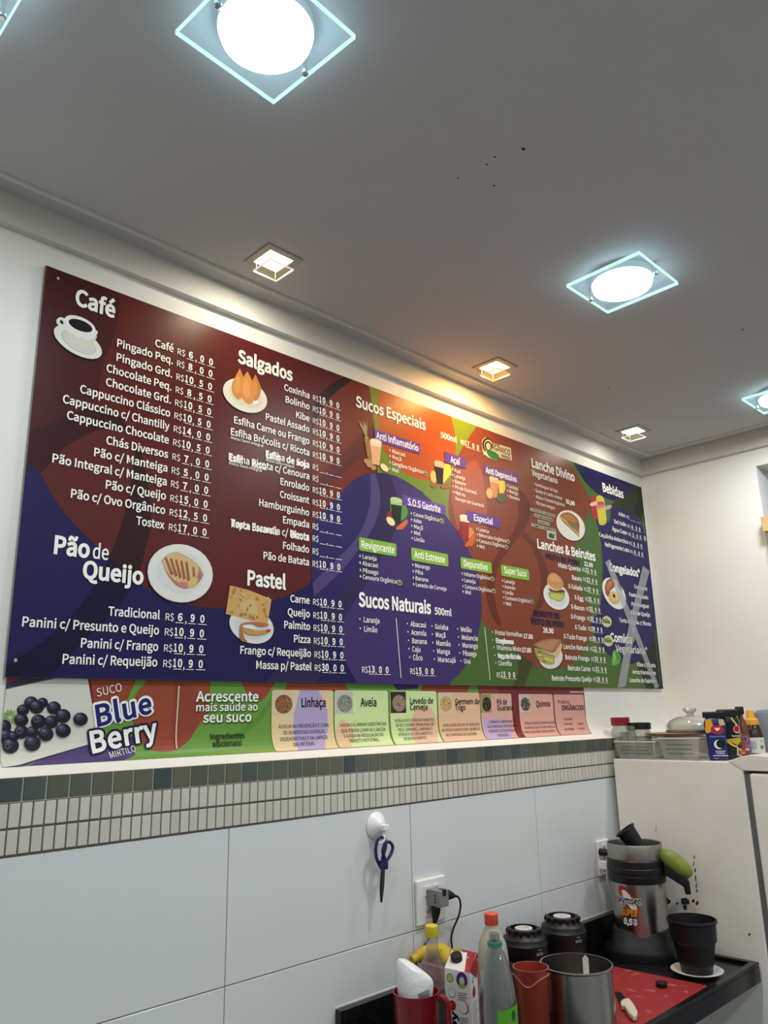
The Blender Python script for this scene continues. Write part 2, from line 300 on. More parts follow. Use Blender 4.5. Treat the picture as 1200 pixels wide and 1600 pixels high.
'ê': (378, [[213,-9,259,-4,300,10,334,29,312,70,284,54,254,44,220,41,157,57,115,102,97,171,347,171,349,206,339,278,311,333,264,368,201,380,140,366,87,328,49,266,35,185,49,103,87,42,143,4], [96,215,115,277,153,317,203,330,252,317,284,278,295,215], [83,458,110,433,199,519,203,519,292,433,319,458,232,564,170,564]]),
'í': (188, [[63,0,126,0,126,370,63,370], [84,437,203,554,159,595,51,468]]),
'ó': (413, [[207,-9,272,4,326,42,364,103,378,185,364,267,326,329,272,367,207,380,142,367,87,329,49,267,35,185,49,103,87,42,142,4], [207,43,150,61,113,110,100,185,113,260,150,309,207,327,263,309,301,260,314,185,301,110,263,61], [195,437,315,554,271,595,163,468]]),
'ú': (414, [[171,-9,218,0,257,23,293,58,295,58,300,0,352,0,352,370,290,370,290,108,257,72,225,52,190,45,150,55,127,87,120,143,120,370,57,370,57,136,64,73,85,28,120,0], [196,437,315,554,271,595,164,468]]),
'ô': (413, [[207,-9,272,4,326,42,364,103,378,185,364,267,326,329,272,367,207,380,142,367,87,329,49,267,35,185,49,103,87,42,142,4], [207,43,150,61,113,110,100,185,113,260,150,309,207,327,263,309,301,260,314,185,301,110,263,61], [89,458,115,433,205,519,208,519,298,433,325,458,238,564,175,564]]),
'Á': (415, [[194,531,309,619,274,662,166,563], [3,0,66,0,115,153,297,153,345,0,412,0,242,500,172,500], [130,203,155,280,205,449,207,449,258,280,282,203]]),
'0': (379, [[190,-9,254,7,303,56,334,137,345,252,334,365,303,445,254,493,190,509,125,493,76,445,45,365,34,252,45,137,76,56,125,7], [190,42,151,54,121,92,101,157,94,252,101,346,121,410,151,448,190,460,228,448,259,410,278,346,285,252,278,157,259,92,228,54]]),
'1': (379, [[60,0,334,0,334,52,234,52,234,500,186,500,157,486,123,474,83,465,83,425,172,425,172,52,60,52]]),
'2': (379, [[30,0,344,0,344,54,206,54,124,49,227,157,296,261,321,362,310,423,281,469,235,498,175,509,117,500,69,475,27,436,63,400,94,430,128,451,167,458,219,445,249,411,259,359,235,268,159,162,30,37]]),
'3': (379, [[179,-9,242,1,293,29,328,74,340,134,326,194,288,237,235,261,235,264,281,290,312,330,323,384,312,437,282,476,236,500,177,509,124,501,78,480,38,450,72,410,102,435,137,452,175,458,221,448,250,421,260,379,253,342,230,311,187,291,121,284,121,236,195,229,243,209,269,177,277,136,264,86,228,54,175,43,125,51,84,72,52,100,20,60,58,26,111,1]]),
'4': (379, [[232,0,291,0,291,138,357,138,357,188,291,188,291,500,222,500,14,179,14,138,232,138], [232,188,78,188,192,358,233,432,235,432,232,341]]),
'5': (379, [[179,-9,240,3,292,36,329,90,342,162,330,234,298,284,250,313,192,322,164,320,139,313,117,302,130,447,318,447,318,500,75,500,59,267,92,246,119,262,145,272,175,275,230,261,266,222,279,161,265,98,227,57,173,43,121,51,81,71,50,98,18,57,58,25,110,1]]),
'6': (379, [[205,-9,261,3,306,36,338,87,349,153,339,222,311,271,268,301,210,310,170,303,131,283,97,250,108,348,136,412,177,447,226,458,255,453,283,440,305,420,340,458,309,484,270,502,223,509,153,494,94,447,53,364,38,239,51,130,86,53,139,7], [98,201,132,238,167,258,200,264,250,250,280,212,290,153,279,94,248,54,205,40,151,59,115,113]]),
'7': (379, [[135,0,200,0,210,134,232,248,275,354,347,462,347,500,33,500,33,447,276,447,198,312,154,170]]),
'8': (379, [[191,-9,255,1,304,28,336,69,347,120,335,179,304,222,263,252,263,255,293,285,319,326,329,376,320,429,293,471,250,498,192,508,122,491,74,447,55,381,65,333,89,295,123,265,123,263,79,231,45,184,31,124,43,71,76,29,127,1], [225,271,169,297,128,331,112,381,122,423,150,451,192,461,237,449,266,418,276,372,270,337,253,303], [192,38,138,50,101,82,87,130,96,174,120,213,156,243,221,214,269,177,288,122,276,78,242,48]]),
'9': (379, [[160,-9,228,6,286,55,327,142,342,271,329,376,294,450,240,494,173,509,118,497,72,464,41,413,30,347,40,279,68,229,111,200,168,190,209,197,249,218,283,250,271,153,243,89,204,54,158,43,127,48,98,61,74,81,40,42,71,16,111,-2], [282,303,248,264,213,243,178,236,128,250,99,288,89,347,100,407,130,446,174,460,229,442,265,389]]),
'.': (190, [[95,-9,117,-3,134,14,140,38,134,63,117,80,95,86,72,80,56,63,50,38,56,14,72,-3]]),
',': (190, [[51,-130,104,-96,139,-47,151,13,144,52,126,77,98,86,75,81,58,66,51,42,58,19,74,4,97,-1,104,-1,96,-39,72,-70,36,-93]]),
'/': (267, [[8,-122,53,-122,257,542,212,542]]),
'$': (379, [[170,-84,215,-84,215,-7,278,16,318,61,333,126,300,217,226,267,153,308,119,370,129,409,156,434,196,443,233,438,262,424,289,400,323,437,293,464,258,483,215,494,215,570,170,570,170,493,112,471,73,428,59,366,93,283,166,235,239,191,272,121,262,80,234,53,186,43,142,50,103,68,69,93,40,50,77,23,121,2,170,-8]]),
'&': (464, [[177,-9,232,-2,279,18,321,48,361,23,399,4,436,-9,452,43,423,53,392,69,359,91,395,145,424,205,446,269,388,269,370,215,346,166,318,122,271,164,228,212,191,263,245,304,287,352,304,411,292,462,258,496,205,509,145,493,105,451,91,392,95,354,106,315,123,274,75,236,39,189,25,130,36,74,67,30,115,1], [280,81,250,60,218,46,184,41,134,52,98,84,85,133,94,169,116,201,149,231,187,177,232,127], [168,304,155,334,147,364,144,392,152,429,173,455,206,465,233,457,248,437,253,409,241,369,210,335]]),
'*': (319, [[105,321,160,386,213,321,243,342,199,414,274,445,262,480,184,461,177,543,141,543,134,460,56,480,44,445,118,414,75,342]]),
'+': (379, [[164,79,214,79,214,229,353,229,353,275,214,275,214,424,164,424,164,275,26,275,26,229,164,229]]),
'!': (220, [[89,151,132,151,140,440,141,511,78,511,80,440], [110,-9,133,-3,149,14,155,38,149,63,133,80,110,86,87,80,71,63,65,38,71,14,87,-3]]),
'-': (237, [[31,167,206,167,206,215,31,215]]),
'•': (682, [[341,332,304,322,279,296,269,259,279,223,304,197,341,187,378,197,404,223,413,259,404,296,378,322]]),
'%': (628, [[140,194,187,204,223,235,246,285,254,353,246,419,223,468,187,498,140,509,93,498,58,468,35,419,27,353,35,285,58,235,93,204], [140,232,105,245,82,286,74,353,82,419,105,458,140,471,175,458,198,419,206,353,198,286,175,245], [154,-9,196,-9,473,509,430,509], [488,-9,535,2,571,32,594,82,602,149,594,216,571,265,535,296,488,306,442,296,406,265,383,216,375,149,383,82,406,32,442,2], [488,29,453,43,430,83,422,149,430,216,453,255,488,268,523,255,547,216,555,149,547,83,523,43]]),
}
OUT = {k: (adv / 500, [[(c[i] / 500, c[i + 1] / 500) for i in range(0, len(c), 2)] for c in cs]) for k, (adv, cs) in OUTLINES.items()}
GC = {}
def area2(c): return sum(c[i - 1][0] * c[i][1] - c[i][0] * c[i - 1][1] for i in range(len(c)))
def grown(c, w):                                  # outline moved out by w along its mitred normals (left of travel is out when w > 0)
    n = len(c); out = []
    for i in range(n):
        a, p, b = c[i - 1], c[i], c[(i + 1) % n]
        d0 = (p[0] - a[0], p[1] - a[1]); d1 = (b[0] - p[0], b[1] - p[1]); l0, l1 = math.hypot(*d0), math.hypot(*d1)
        n0 = (-d0[1] / l0, d0[0] / l0); n1 = (-d1[1] / l1, d1[0] / l1); m = (n0[0] + n1[0], n0[1] + n1[1]); q = m[0] ** 2 + m[1] ** 2
        k = 2 / q if q > .9 else 2.2
        out.append((p[0] + m[0] * w * k, p[1] + m[1] * w * k))
    return out
def glyph(ch, bold):
    """width, points (x, y, lift) and triangles of one letter, its strokes thickened by bold"""
    k = (ch, bold)
    if k in GC: return GC[k]
    adv, cs = OUT[ch]; cl = []
    for c in cs:
        q = [c[0]]
        for p in c[1:]:
            if (p[0] - q[-1][0]) ** 2 + (p[1] - q[-1][1]) ** 2 > 2e-5: q.append(p)
        if (q[0][0] - q[-1][0]) ** 2 + (q[0][1] - q[-1][1]) ** 2 < 2e-5: q.pop()
        cl.append(q)
    sg = 1 if area2(max(cl, key=lambda c: abs(area2(c)))) > 0 else -1
    thin = min(bold, .055)
    off = [grown(c, -sg * thin) if abs(thin) > 1e-4 else c for c in cl]
    flat = [p for c in off for p in c]
    V = [(p[0], p[1], 2.0) for p in flat]; F = []
    outer = [c for c in off if area2(c) * sg > 0]; holes = [c for c in off if area2(c) * sg <= 0]; base = {id(c): sum(len(o) for o in off[:i]) for i, c in enumerate(off)}
    for o in outer:
        x0, x1 = min(p[0] for p in o), max(p[0] for p in o); y0, y1 = min(p[1] for p in o), max(p[1] for p in o)
        grp = [o] + [h for h in holes if x0 <= h[0][0] <= x1 and y0 <= h[0][1] <= y1]
        idx = [base[id(c)] + i for c in grp for i in range(len(c))]
        F += [tuple(idx[i] for i in t) for t in geometry.tessellate_polygon([[Vector((p[0], p[1], 0)) for p in c] for c in grp])]
    if bold > .06:                                # heavy outlines: a round pen run along the letter's edge, just behind it
        for c in cl:
            n = len(c)
            for i in range(n):
                p, q = c[i], c[(i + 1) % n]; l = math.hypot(q[0] - p[0], q[1] - p[1]); t = ((q[0] - p[0]) / l, (q[1] - p[1]) / l); m = (-t[1], t[0]); s = len(V); e = -(i % 5) - 1 - (6 if i == n - 1 else 0)
                for a in range(0, 181, 30): V.append((q[0] + bold * (m[0] * math.cos(R(a)) + t[0] * math.sin(R(a))), q[1] + bold * (m[1] * math.cos(R(a)) + t[1] * math.sin(R(a))), e))
                for a in range(0, 181, 30): V.append((p[0] - bold * (m[0] * math.cos(R(a)) + t[0] * math.sin(R(a))), p[1] - bold * (m[1] * math.cos(R(a)) + t[1] * math.sin(R(a))), e))
                F += [(s, s + j, s + j + 1) for j in range(1, 13)]
    GC[k] = (adv, V, F)
    return GC[k]
def shape(text, bold=0.0, track=0.0):
    x = 0; V = []; F = []; n = 0
    for ch in text:
        if ch == ' ': x += 0.306 + track; continue
        adv, v, f = glyph(ch, bold); b = len(V); n += 1
        V += [(p[0] + x, p[1], p[2] + .5 * (n % 2)) for p in v]; F += [tuple(i + b for i in q) for q in f]; x += adv + track
    return V, F
LIFT = 0.00001
def write(P, text, x0, x1, z, cap, rgb=(238, 238, 232), bold=0.03, depth=0.0, slope=0.0, shear=0.0, track=0.0):
    V, F = shape(text, bold, track)
    a, b = min(v[0] for v in V), max(v[0] for v in V); s = (x1 - x0) / (b - a)
    P.mesh2d([(x0 + (v[0] - a) * s + shear * v[1] * cap, z + v[1] * cap + slope * (v[0] - a) * s, v[2] * LIFT) for v in V], F, rgb, depth)
def bar(P, x0, x1, z, h, rgb=(238, 238, 232), depth=0.0):
    P.face([(x0, z), (x1, z), (x1, z + h), (x0, z + h)], rgb, depth)
SC = dict(c1=(0, 400, 350 / 1200), c2=(0, 740, 350 / 1200), c3=(330, 530, .2), c4=(330, 750, .2), c5=(540, 600, 260 / 1200), c6=(540, 830, 320 / 1200),
          c7=(740, 670, 1 / 6), c8=(820, 830, 220 / 1200), cb=(900, 740, .21875), A=(0, 400, .42508), B=(320, 500, .36265), C=(660, 620, 1 / 3), px=(0, 0, 1),
          cup=(75, 480, 1 / 12), pas=(340, 900, 1 / 12), bur=(820, 880, 1 / 15), bei=(830, 980, 130 / 1200), con=(940, 900, 100 / 842), ls=(550, 640, 170 / 1200),
          lr=(700, 680, 160 / 1200), can=(800, 740, 160 / 1200), ber=(0, 1060, 170 / 1200), bb=(0, 1040, .25), ac=(280, 1050, 280 / 1200), lv=(540, 1050, .2), gu=(760, 1060, 1 / 6), li=(420, 1060, 260 / 1200))
def trace(crop, pts, Y=-0.012):
    ox, oy, s = SC[crop]; out = []
    for x, y in pts:
        p = onY(ox + x * s, oy + y * s, Y); out.append((p.x, p.z))
    return out
def ell(crop, cx, cy, rx, ry, ang=0, n=28, Y=-0.012):
    c, s = math.cos(R(ang)), math.sin(R(ang))
    return trace(crop, [(cx + rx * math.cos(t) * c - ry * math.sin(t) * s, cy + rx * math.cos(t) * s + ry * math.sin(t) * c) for t in [2 * math.pi * i / n for i in range(n)]], Y)
def clip(pts, x0, x1, z0, z1):
    def cut(P, f):
        out = []
        for i in range(len(P)):
            a, b = P[i - 1], P[i]; fa, fb = f(a), f(b)
            if (fa >= 0) != (fb >= 0): t = fa / (fa - fb); out.append((a[0] + (b[0] - a[0]) * t, a[1] + (b[1] - a[1]) * t))
            if fb >= 0: out.append(b)
        return out
    for f in (lambda p: p[0] - x0, lambda p: x1 - p[0], lambda p: p[1] - z0, lambda p: z1 - p[1]):
        pts = cut(pts, f)
        if len(pts) < 3: return []
    return pts
def spline(pts, n=5):
    return [(p.x, p.y) for p in smooth_path([(a, b, 0) for a, b in pts], n)]

# ---------------------------------------------------------------- the room shell
XR, XL, YF = 3.31, -2.2, -4.2          # right wall, left wall, wall behind the camera
PLASTER = mat('white_plaster', (232, 230, 224), 0.75, noise=(3.0, (226, 223, 216), 0.35, 0.7), bump=(60, 0.06))
CEILM = mat('ceiling_paint', (193, 193, 194), 0.85, bump=(40, 0.04))
CERAMIC = mat('white_ceramic', (222, 225, 224), 0.14, spec=0.5)
GROUT = mat('grout', (168, 164, 152), 0.9)
JOINT = mat('joint', (120, 116, 108), 0.9)
bm = BM(); box(bm, XL - .1, XR + .15, 0, .12, -0.02, 2.86); struct(obj('wall_back', bm, PLASTER))
bm = BM(); box(bm, XL - .1, XL, YF, 0, -0.02, 2.86); struct(obj('wall_left', bm, PLASTER))
bm = BM(); box(bm, XL - .1, XR + .15, YF - .1, YF, -0.02, 2.86); struct(obj('wall_front', bm, PLASTER))
bm = BM(); box(bm, XL - .1, XR + 1.2, YF - .1, .12, -0.1, 0)
struct(obj('floor', bm, mat('floor_tile', (158, 161, 164), 0.35, noise=(2.5, (144, 147, 150), 0.4, 0.6))))
bm = BM(); box(bm, XL - .1, XR + .15, YF - .1, .12, CEIL, CEIL + .1)
for px, py, r in ((818, 233, .0035), (761, 257, .002), (773, 245, .002), (772, 290, .0025), (716, 278, .0018), (951, 606, .003), (1161, 515, .003)):   # fly specks
    q = onZ(px, py, CEIL - .0004); n = len(bm.faces); bm.faces.new([bm.verts.new((q.x + r * math.cos(k * .785) * 1.6, q.y + r * math.sin(k * .785), CEIL - .0004)) for k in range(8)]); bm.faces.ensure_lookup_table(); bm.faces[n].material_index = 1
struct(obj('ceiling', bm, [CEILM, mat('speck', (40, 38, 36), .8)]))
# right wall with its doorway
DY0, DY1, DZ = -0.512, -1.45, 2.582
bm = BM()
box(bm, XR, XR + .15, DY0, 0.0, 0, CEIL); box(bm, XR, XR + .15, DY1, DY0, DZ, CEIL); box(bm, XR, XR + .15, YF, DY1, 0, CEIL)
struct(obj('wall_right', bm, PLASTER))
bm = BM(); box(bm, XR + 1.1, XR + 1.2, -2.2, .12, 0, 2.86); box(bm, XR + .15, XR + 1.2, .02, .12, 0, 2.86); box(bm, XR + .15, XR + 1.2, -2.3, -2.2, 0, 2.86); box(bm, XR + .15, XR + 1.2, -2.3, .12, 2.76, 2.86)
struct(obj('wall_passage', bm, mat('passage_paint', (205, 212, 222), 0.7)))
area('passage_light', (XR + .65, -1.0, 2.7), 2.2, (0.80, 0.90, 1.0), 0.4)
# lower wall: big white ceramic tiles standing 5 cm proud
YT = -0.055
struct(obj('wall_backsplash', (lambda b: (box(b, XL, XR, YT + .001, 0, 0, 1.462), b)[1])(BM()), GROUT))
bm = BM()
pitch = 0.583
xs = [1.053 + pitch * k for k in range(-6, 5)]
zs = [0.0, 0.09, 0.41, 0.73, 1.05, 1.3665]
for xa in xs:
    a, b = max(xa + .0012, XL), min(xa + pitch - .0012, XR)
    if b - a < .02: continue
    for za, zb in zip(zs, zs[1:]): box(bm, a, b, YT - .004, YT + .002, za + .0012, zb - .0012)
o = struct(obj('wall_tiles', bm, CERAMIC)); md = o.modifiers.new('bevel', 'BEVEL'); md.width = .0008; md.segments = 1
# mosaic band: a row of green squares over two rows of small upright cream tiles
bm = BM(); lay = bm.loops.layers.float_color.new('ink')
def tile(x0, x1, z0, z1, rgb):
    n = len(bm.faces); d = random.uniform(0, .0006)
    box(bm, x0, x1, YT - .0065 - d, YT + .002, z0, z1)
    bm.faces.ensure_lookup_table()
    for f in bm.faces[n:]:
        for l in f.loops: l[lay] = (*lin(rgb), 1)
x = 0.5935 - 0.04445 * 63
greens = [(96, 98, 82), (88, 94, 84), (78, 88, 84), (66, 78, 78), (92, 96, 84), (84, 90, 80), (100, 100, 84)]
while x < XR:
    if x > XL:
        g = random.choice(greens); tile(x + .0016, min(x + .0428, XR), 1.4625, 1.5035, g)
        for k in (0, 1):
            for za, zb in ((1.4168, 1.4585), (1.3702, 1.4125)):
                w = random.uniform(-6, 6); xa = x + k * .02222 + .0016
                tile(xa, min(xa + .0192, XR), za, zb, (206 + w, 203 + w, 192 + w))
    x += 0.04445
o = struct(obj('trim_1', bm, GLAZE, smooth='flat')); md = o.modifiers.new('bevel', 'BEVEL'); md.width = .0012; md.segments = 2
bm = BM(); box(bm, XL, XR, YT - .003, YT + .002, 1.3665, 1.505); struct(obj('trim_2', bm, mat('mosaic_grout', (116, 112, 100), 0.95)))
bm = BM(); box(bm, XL, XR, YT - .0042, YT + .001, 1.4595, 1.5045); struct(obj('trim_7', bm, mat('pale_grout', (190, 186, 174), 0.95)))
# plaster coved shelf where the thin upper wall meets the lower wall
COVE = [(1.59, 0.0), (1.575, .0006), (1.56, .0022), (1.548, .005), (1.538, .009), (1.530, .014), (1.523, .021), (1.517, .030), (1.5105, .044), (1.5045, .0605)]
def cove(z):                                     # how far the surface stands out at height z
    pts = COVE
    if z >= pts[0][0]: return 0.0
    for (za, ya), (zb, yb) in zip(pts, pts[1:]):
        if z >= zb: return ya + (yb - ya) * (za - z) / (za - zb)
    return pts[-1][1]
bm = BM()
prof = [(0.001, 1.60)] + [(-cove(z), z) for z, _ in COVE] + [(0.001, 1.5045)]
prism(bm, [(XL, y, z) for y, z in prof], (XR - XL, 0, 0))
struct(obj('trim_3', bm, PLASTER, smooth=True))
# cornice: a shallow fascia with a shadow gap under it, a bead on the ceiling
MOULD = mat('cornice_paint', (206, 203, 197), 0.8)
bm = BM(); box(bm, XL, XR, -.022, 0, 2.655, CEIL); box(bm, XR - .022, XR, YF, -.022, 2.655, CEIL); struct(obj('trim_4', bm, MOULD))
bm = BM()
def bead(bm, a, b):
    tube(bm, [a, b], 0.0075, 10)
bead(bm, (XL, -.075, CEIL - .001), (XR - .05, -.075, CEIL - .001)); bead(bm, (XR - .075, -.05, CEIL - .001), (XR - .075, YF, CEIL - .001))
struct(obj('trim_5', bm, MOULD, smooth=True))

# ---------------------------------------------------------------- the big menu board
BX0, BX1, BZ0, BZ1 = 0.559, 3.278, 1.690, 2.5965
board = thing('menu_board', 'wide printed menu board with coffee, snacks, juices and sandwiches hung on the upper wall', 'menu board', (1.918, 0, BZ0))
bm = BM(); box(bm, BX0, BX1, -.0105, -.001, BZ0, BZ1); obj('panel', bm, mat('board_edge', (150, 148, 140), 0.5), board)
BASE = 0.0106
TONE = 0.54                                       # the board is printed in deep, dark inks
def deep(rgb): return tuple(v * TONE for v in lin(rgb))
def field(P, crop, pts, rgb, smooth=True):
    q = trace(crop, pts)
    if smooth: q = spline(q + [q[0]], 4)[:-1]
    q = clip(q, BX0, BX1, BZ0, BZ1)
    if len(q) > 2: P.face(q, deep(rgb), raw=True)
P = Print(wall_place, 0.00004, BASE)
P.face([(BX0, BZ0), (BX1, BZ0), (BX1, BZ1), (BX0, BZ1)], deep((118, 46, 44)), raw=True)
field(P, 'A', [(180, 20), (420, 110), (430, 250), (380, 400), (330, 560), (120, 660), (100, 700)], (92, 40, 44))
field(P, 'A', [(115, 640), (240, 590), (330, 555), (420, 560), (480, 640), (350, 640), (240, 700), (150, 800), (90, 820)], (74, 36, 40), False)
field(P, 'A', [(150, 800), (240, 700), (350, 640), (480, 635), (520, 760), (500, 900), (440, 1010), (400, 1110), (350, 1060), (250, 960)], (116, 50, 48), False)
# blue field at the lower left
field(P, 'A', spline([(60, 700), (108, 770), (150, 800), (200, 890), (250, 960), (350, 1060), (430, 1125), (530, 1215), (600, 1250), (660, 1275), (770, 1295), (880, 1297), (950, 1285), (1010, 1265)]) + [(1010, 1640), (0, 1640), (0, 900)], (46, 43, 106), False)
field(P, 'B', spline([(-140, 1215), (0, 1238), (130, 1242), (250, 1218), (350, 1190), (430, 1150), (462, 1110), (468, 1000), (468, 900), (482, 860), (560, 790), (620, 715)]) + [(720, 800), (720, 1700), (-140, 1700)], (46, 43, 106), False)
# darker sweeping bands
field(P, 'A', spline([(470, 630), (500, 700), (470, 900), (440, 1010), (400, 1115)]) + spline([(505, 1195), (535, 1080), (556, 970), (545, 850), (525, 740), (480, 635)]), (66, 32, 36), False)
field(P, 'A', spline([(400, 1112), (330, 1240), (200, 1385), (30, 1500)]) + [(0, 1640), (140, 1640)] + spline([(180, 1550), (300, 1425), (430, 1295), (505, 1192)]), (32, 29, 70), False)
# rust sector and orange disc at the top of the juices
field(P, 'B', spline([(600, 230), (540, 300), (490, 380), (468, 470), (466, 640), (468, 900), (482, 860), (560, 790), (640, 695), (740, 650)]) + [(760, 300)], (146, 58, 46), False)
field(P, 'B', [(760, 420), (660, 510), (560, 610), (470, 720), (468, 800), (560, 700), (660, 610), (760, 530)], (120, 50, 46))
field(P, 'B', spline([(620, 235), (540, 280), (480, 350), (464, 470), (480, 440), (520, 360), (580, 300), (660, 240)]), (58, 30, 36), False)
# greens behind everything on the right
field(P, 'c5', [(150, 0), (1000, 300), (1150, 420), (880, 700), (800, 1000), (640, 1000), (560, 780), (360, 660), (232, 646), (222, 400), (175, 30)], (142, 172, 62), False)
field(P, 'C', [(640, 200), (1060, 340), (1180, 1430), (-40, 1430), (100, 900), (400, 900), (600, 600)], (98, 136, 68), False)
field(P, 'c5', spline([(246, 20), (232, 140), (236, 250), (262, 420), (312, 530), (400, 622), (500, 676), (600, 694), (700, 655), (768, 592), (796, 480), (788, 340), (752, 200)]), (226, 108, 54), False)
# brown disc
BR = spline([(268, 120), (190, 235), (150, 330), (125, 470), (128, 570), (172, 655), (212, 765), (231, 880), (235, 1000), (262, 1030), (320, 1092), (400, 1155), (480, 1225), (560, 1275), (640, 1276), (715, 1240), (762, 1180), (793, 1110), (800, 1040), (780, 985), (742, 900), (720, 800), (720, 690), (748, 600), (790, 520), (780, 470), (740, 395), (700, 325), (655, 280)])
field(P, 'C', BR, (166, 88, 60), False)
field(P, 'C', spline([(130, 400), (250, 300), (300, 480), (290, 640), (200, 700), (150, 560)]), (196, 108, 70))  # disc's better lit left part, its extra brightness painted into the ink
field(P, 'C', spline([(455, 430), (495, 480), (508, 540), (480, 620), (420, 700), (365, 780), (342, 860), (342, 960), (372, 1070), (345, 1060), (310, 980), (298, 900), (312, 820), (352, 735), (415, 650), (450, 570), (448, 500)]), (132, 66, 50), False)
field(P, 'C', spline([(480, 630), (540, 700), (585, 800), (592, 880), (570, 960), (530, 1030), (505, 1040), (540, 960), (556, 880), (545, 790), (510, 700), (460, 650)]), (134, 68, 52), False)
field(P, 'C', [(440, 1190), (520, 1250), (500, 1300), (470, 1380), (420, 1380), (450, 1290)], (92, 96, 58), False)
# lilac disc of the juices with its lighter and darker ribbons
PU = trace('B', spline([(590, 745), (640, 690), (720, 660), (800, 665), (900, 715), (1000, 800), (1060, 870)])) + trace('C', spline([(60, 490), (112, 560), (170, 650), (212, 762), (231, 880), (233, 960), (225, 1080), (200, 1200), (160, 1290), (110, 1380)])) + trace('B', [(640, 1620)] + spline([(650, 1550), (600, 1460), (580, 1390), (470, 1180), (468, 900), (520, 810)]))
P.face(clip(PU, BX0, BX1, BZ0, BZ1), deep((62, 54, 124)), raw=True)
field(P, 'B', spline([(800, 665), (900, 715), (1000, 800), (1060, 870), (1120, 960), (1180, 1100), (1190, 1300), (1130, 1480), (1060, 1560)]) + [(1000, 1620), (700, 1620)] + spline([(650, 1550), (598, 1450), (592, 1330), (622, 1250), (722, 1100), (800, 960), (832, 850), (828, 760)]), (86, 68, 136), False)
field(P, 'B', spline([(712, 662), (716, 740), (706, 820), (660, 930), (560, 1040), (466, 1130)]) + spline([(470, 1190), (560, 1110), (640, 1020), (730, 885), (757, 770), (736, 660)]), (104, 88, 150), False)
field(P, 'B', spline([(757, 660), (760, 790), (740, 900), (680, 1020), (580, 1180), (500, 1300), (380, 1430), (250, 1570)]) + [(480, 1600)] + spline([(490, 1550), (540, 1400), (620, 1250), (720, 1100), (800, 960), (832, 850), (828, 760), (800, 665)]), (66, 56, 104), False)
# navy on the far right, dark green corners
field(P, 'C', spline([(700, 290), (730, 345), (770, 405), (830, 460), (900, 490)]) + [(960, 470), (1100, 420), (1060, 300)], (50, 45, 108), False)
field(P, 'C', spline([(950, 385), (985, 420), (950, 470), (900, 492), (880, 515)]) + [(1000, 560), (1090, 640), (1070, 400), (1030, 380)], (58, 74, 48), False)
field(P, 'C', spline([(1000, 400), (1010, 480), (985, 545)]) + [(1020, 565), (1090, 640), (1070, 420)], (36, 44, 38), False)
field(P, 'C', spline([(800, 505), (835, 520), (900, 515), (985, 550), (1040, 620), (1075, 760), (1095, 960), (1096, 1090), (1060, 1180), (1000, 1245), (930, 1245), (870, 1205), (820, 1140), (790, 1060), (830, 1000), (845, 850), (840, 700), (812, 560)]), (52, 47, 114), False)
field(P, 'C', spline([(1040, 610), (1080, 760), (1098, 960), (1096, 1100), (1050, 1200), (1010, 1250), (1030, 1310), (1060, 1400)]) + [(1180, 1400), (1090, 600)], (44, 52, 44), False)
P.done('artwork', board)
# screws at the corners
for px, py in ((91, 435), (24, 1032)):
    bm = BM(); p = onY(px, py, -.0105); lathe(bm, [(0, -.0018), (.0035, -.0014), (.0042, 0)], (p.x, -.0108, p.z), 14, Matrix.Rotation(R(90), 3, 'X').inverted())
    obj('screw', bm, mat('steel', (190, 190, 188), 0.3, 1.0), board)
W = (244, 243, 236)
TD = 0.0127                                       # lettering lies just over the artwork
def sheet(): return Print(wall_place, 0.00003, TD)
P = sheet()
for t in '''0.630 0.726 2.526 .039 .035|Café
0.631 0.708 1.946 .037 .035|Pão
0.715 0.751 1.946 .032 .0|de
0.696 0.837 1.901 .036 .035|Queijo
1.071 1.255 2.5225 .036 .035|Salgados
1.118 1.239 1.928 .036 .035|Pastel
1.496 1.809 2.512 .034 .03|Sucos Especiais
1.882 1.965 2.505 .020 .02|500ml
1.497 1.802 1.905 .038 .035|Sucos Naturais
1.818 1.899 1.905 .021 .02|500ml
2.406 2.705 2.512 .035 .03|Lanche Divino
2.403 2.577 2.477 .023 .01|Vegetariano
2.405 2.812 2.195 .034 .04|Lanches & Beirutes
2.915 3.177 2.167 .032 .045|Congelados*
2.871 3.045 1.873 .033 .035|Comida
2.905 3.167 1.833 .028 .0|Vegetariana*
2.924 3.100 2.512 .037 .035|Bebidas'''.split('\n'):
    a, s = t.split('|'); a = list(map(float, a.split())); P = sheet(); write(P, s, a[0], a[1], a[2], a[3], W, a[4] + .02, P.base); P.done('heading_lettering', board)
def rows(txt, x1=None):
    for t in txt.split('\n'):
        a, s = t.split('|'); a = list(map(float, a.split()))
        P = sheet(); write(P, s, a[0], x1 or a[1], a[-2], a[-1], W, .032, P.base); P.done('item_lettering', board)
rows('''0.832 2.4885 .019|Café
0.736 2.456 .019|Pingado Peq.
0.737 2.420 .019|Pingado Grd.
0.715 2.3855 .019|Chocolate Peq.
0.716 2.351 .019|Chocolate Grd.
0.658 2.3165 .019|Cappuccino Clássico
0.622 2.2825 .019|Cappuccino c/ Chantilly
0.634 2.2475 .019|Cappuccino Chocolate
0.727 2.211 .019|Chás Diversos
0.701 2.1765 .019|Pão c/ Manteiga
0.611 2.1425 .019|Pão Integral c/ Manteiga
0.733 2.107 .019|Pão c/ Queijo
0.657 2.072 .019|Pão c/ Ovo Orgânico
0.811 2.036 .019|Tostex
0.759 1.825 .019|Tradicional
0.581 1.7905 .019|Panini c/ Presunto e Queijo
0.704 1.754 .019|Panini c/ Frango
0.668 1.7195 .019|Panini c/ Requeijão''', 0.882)
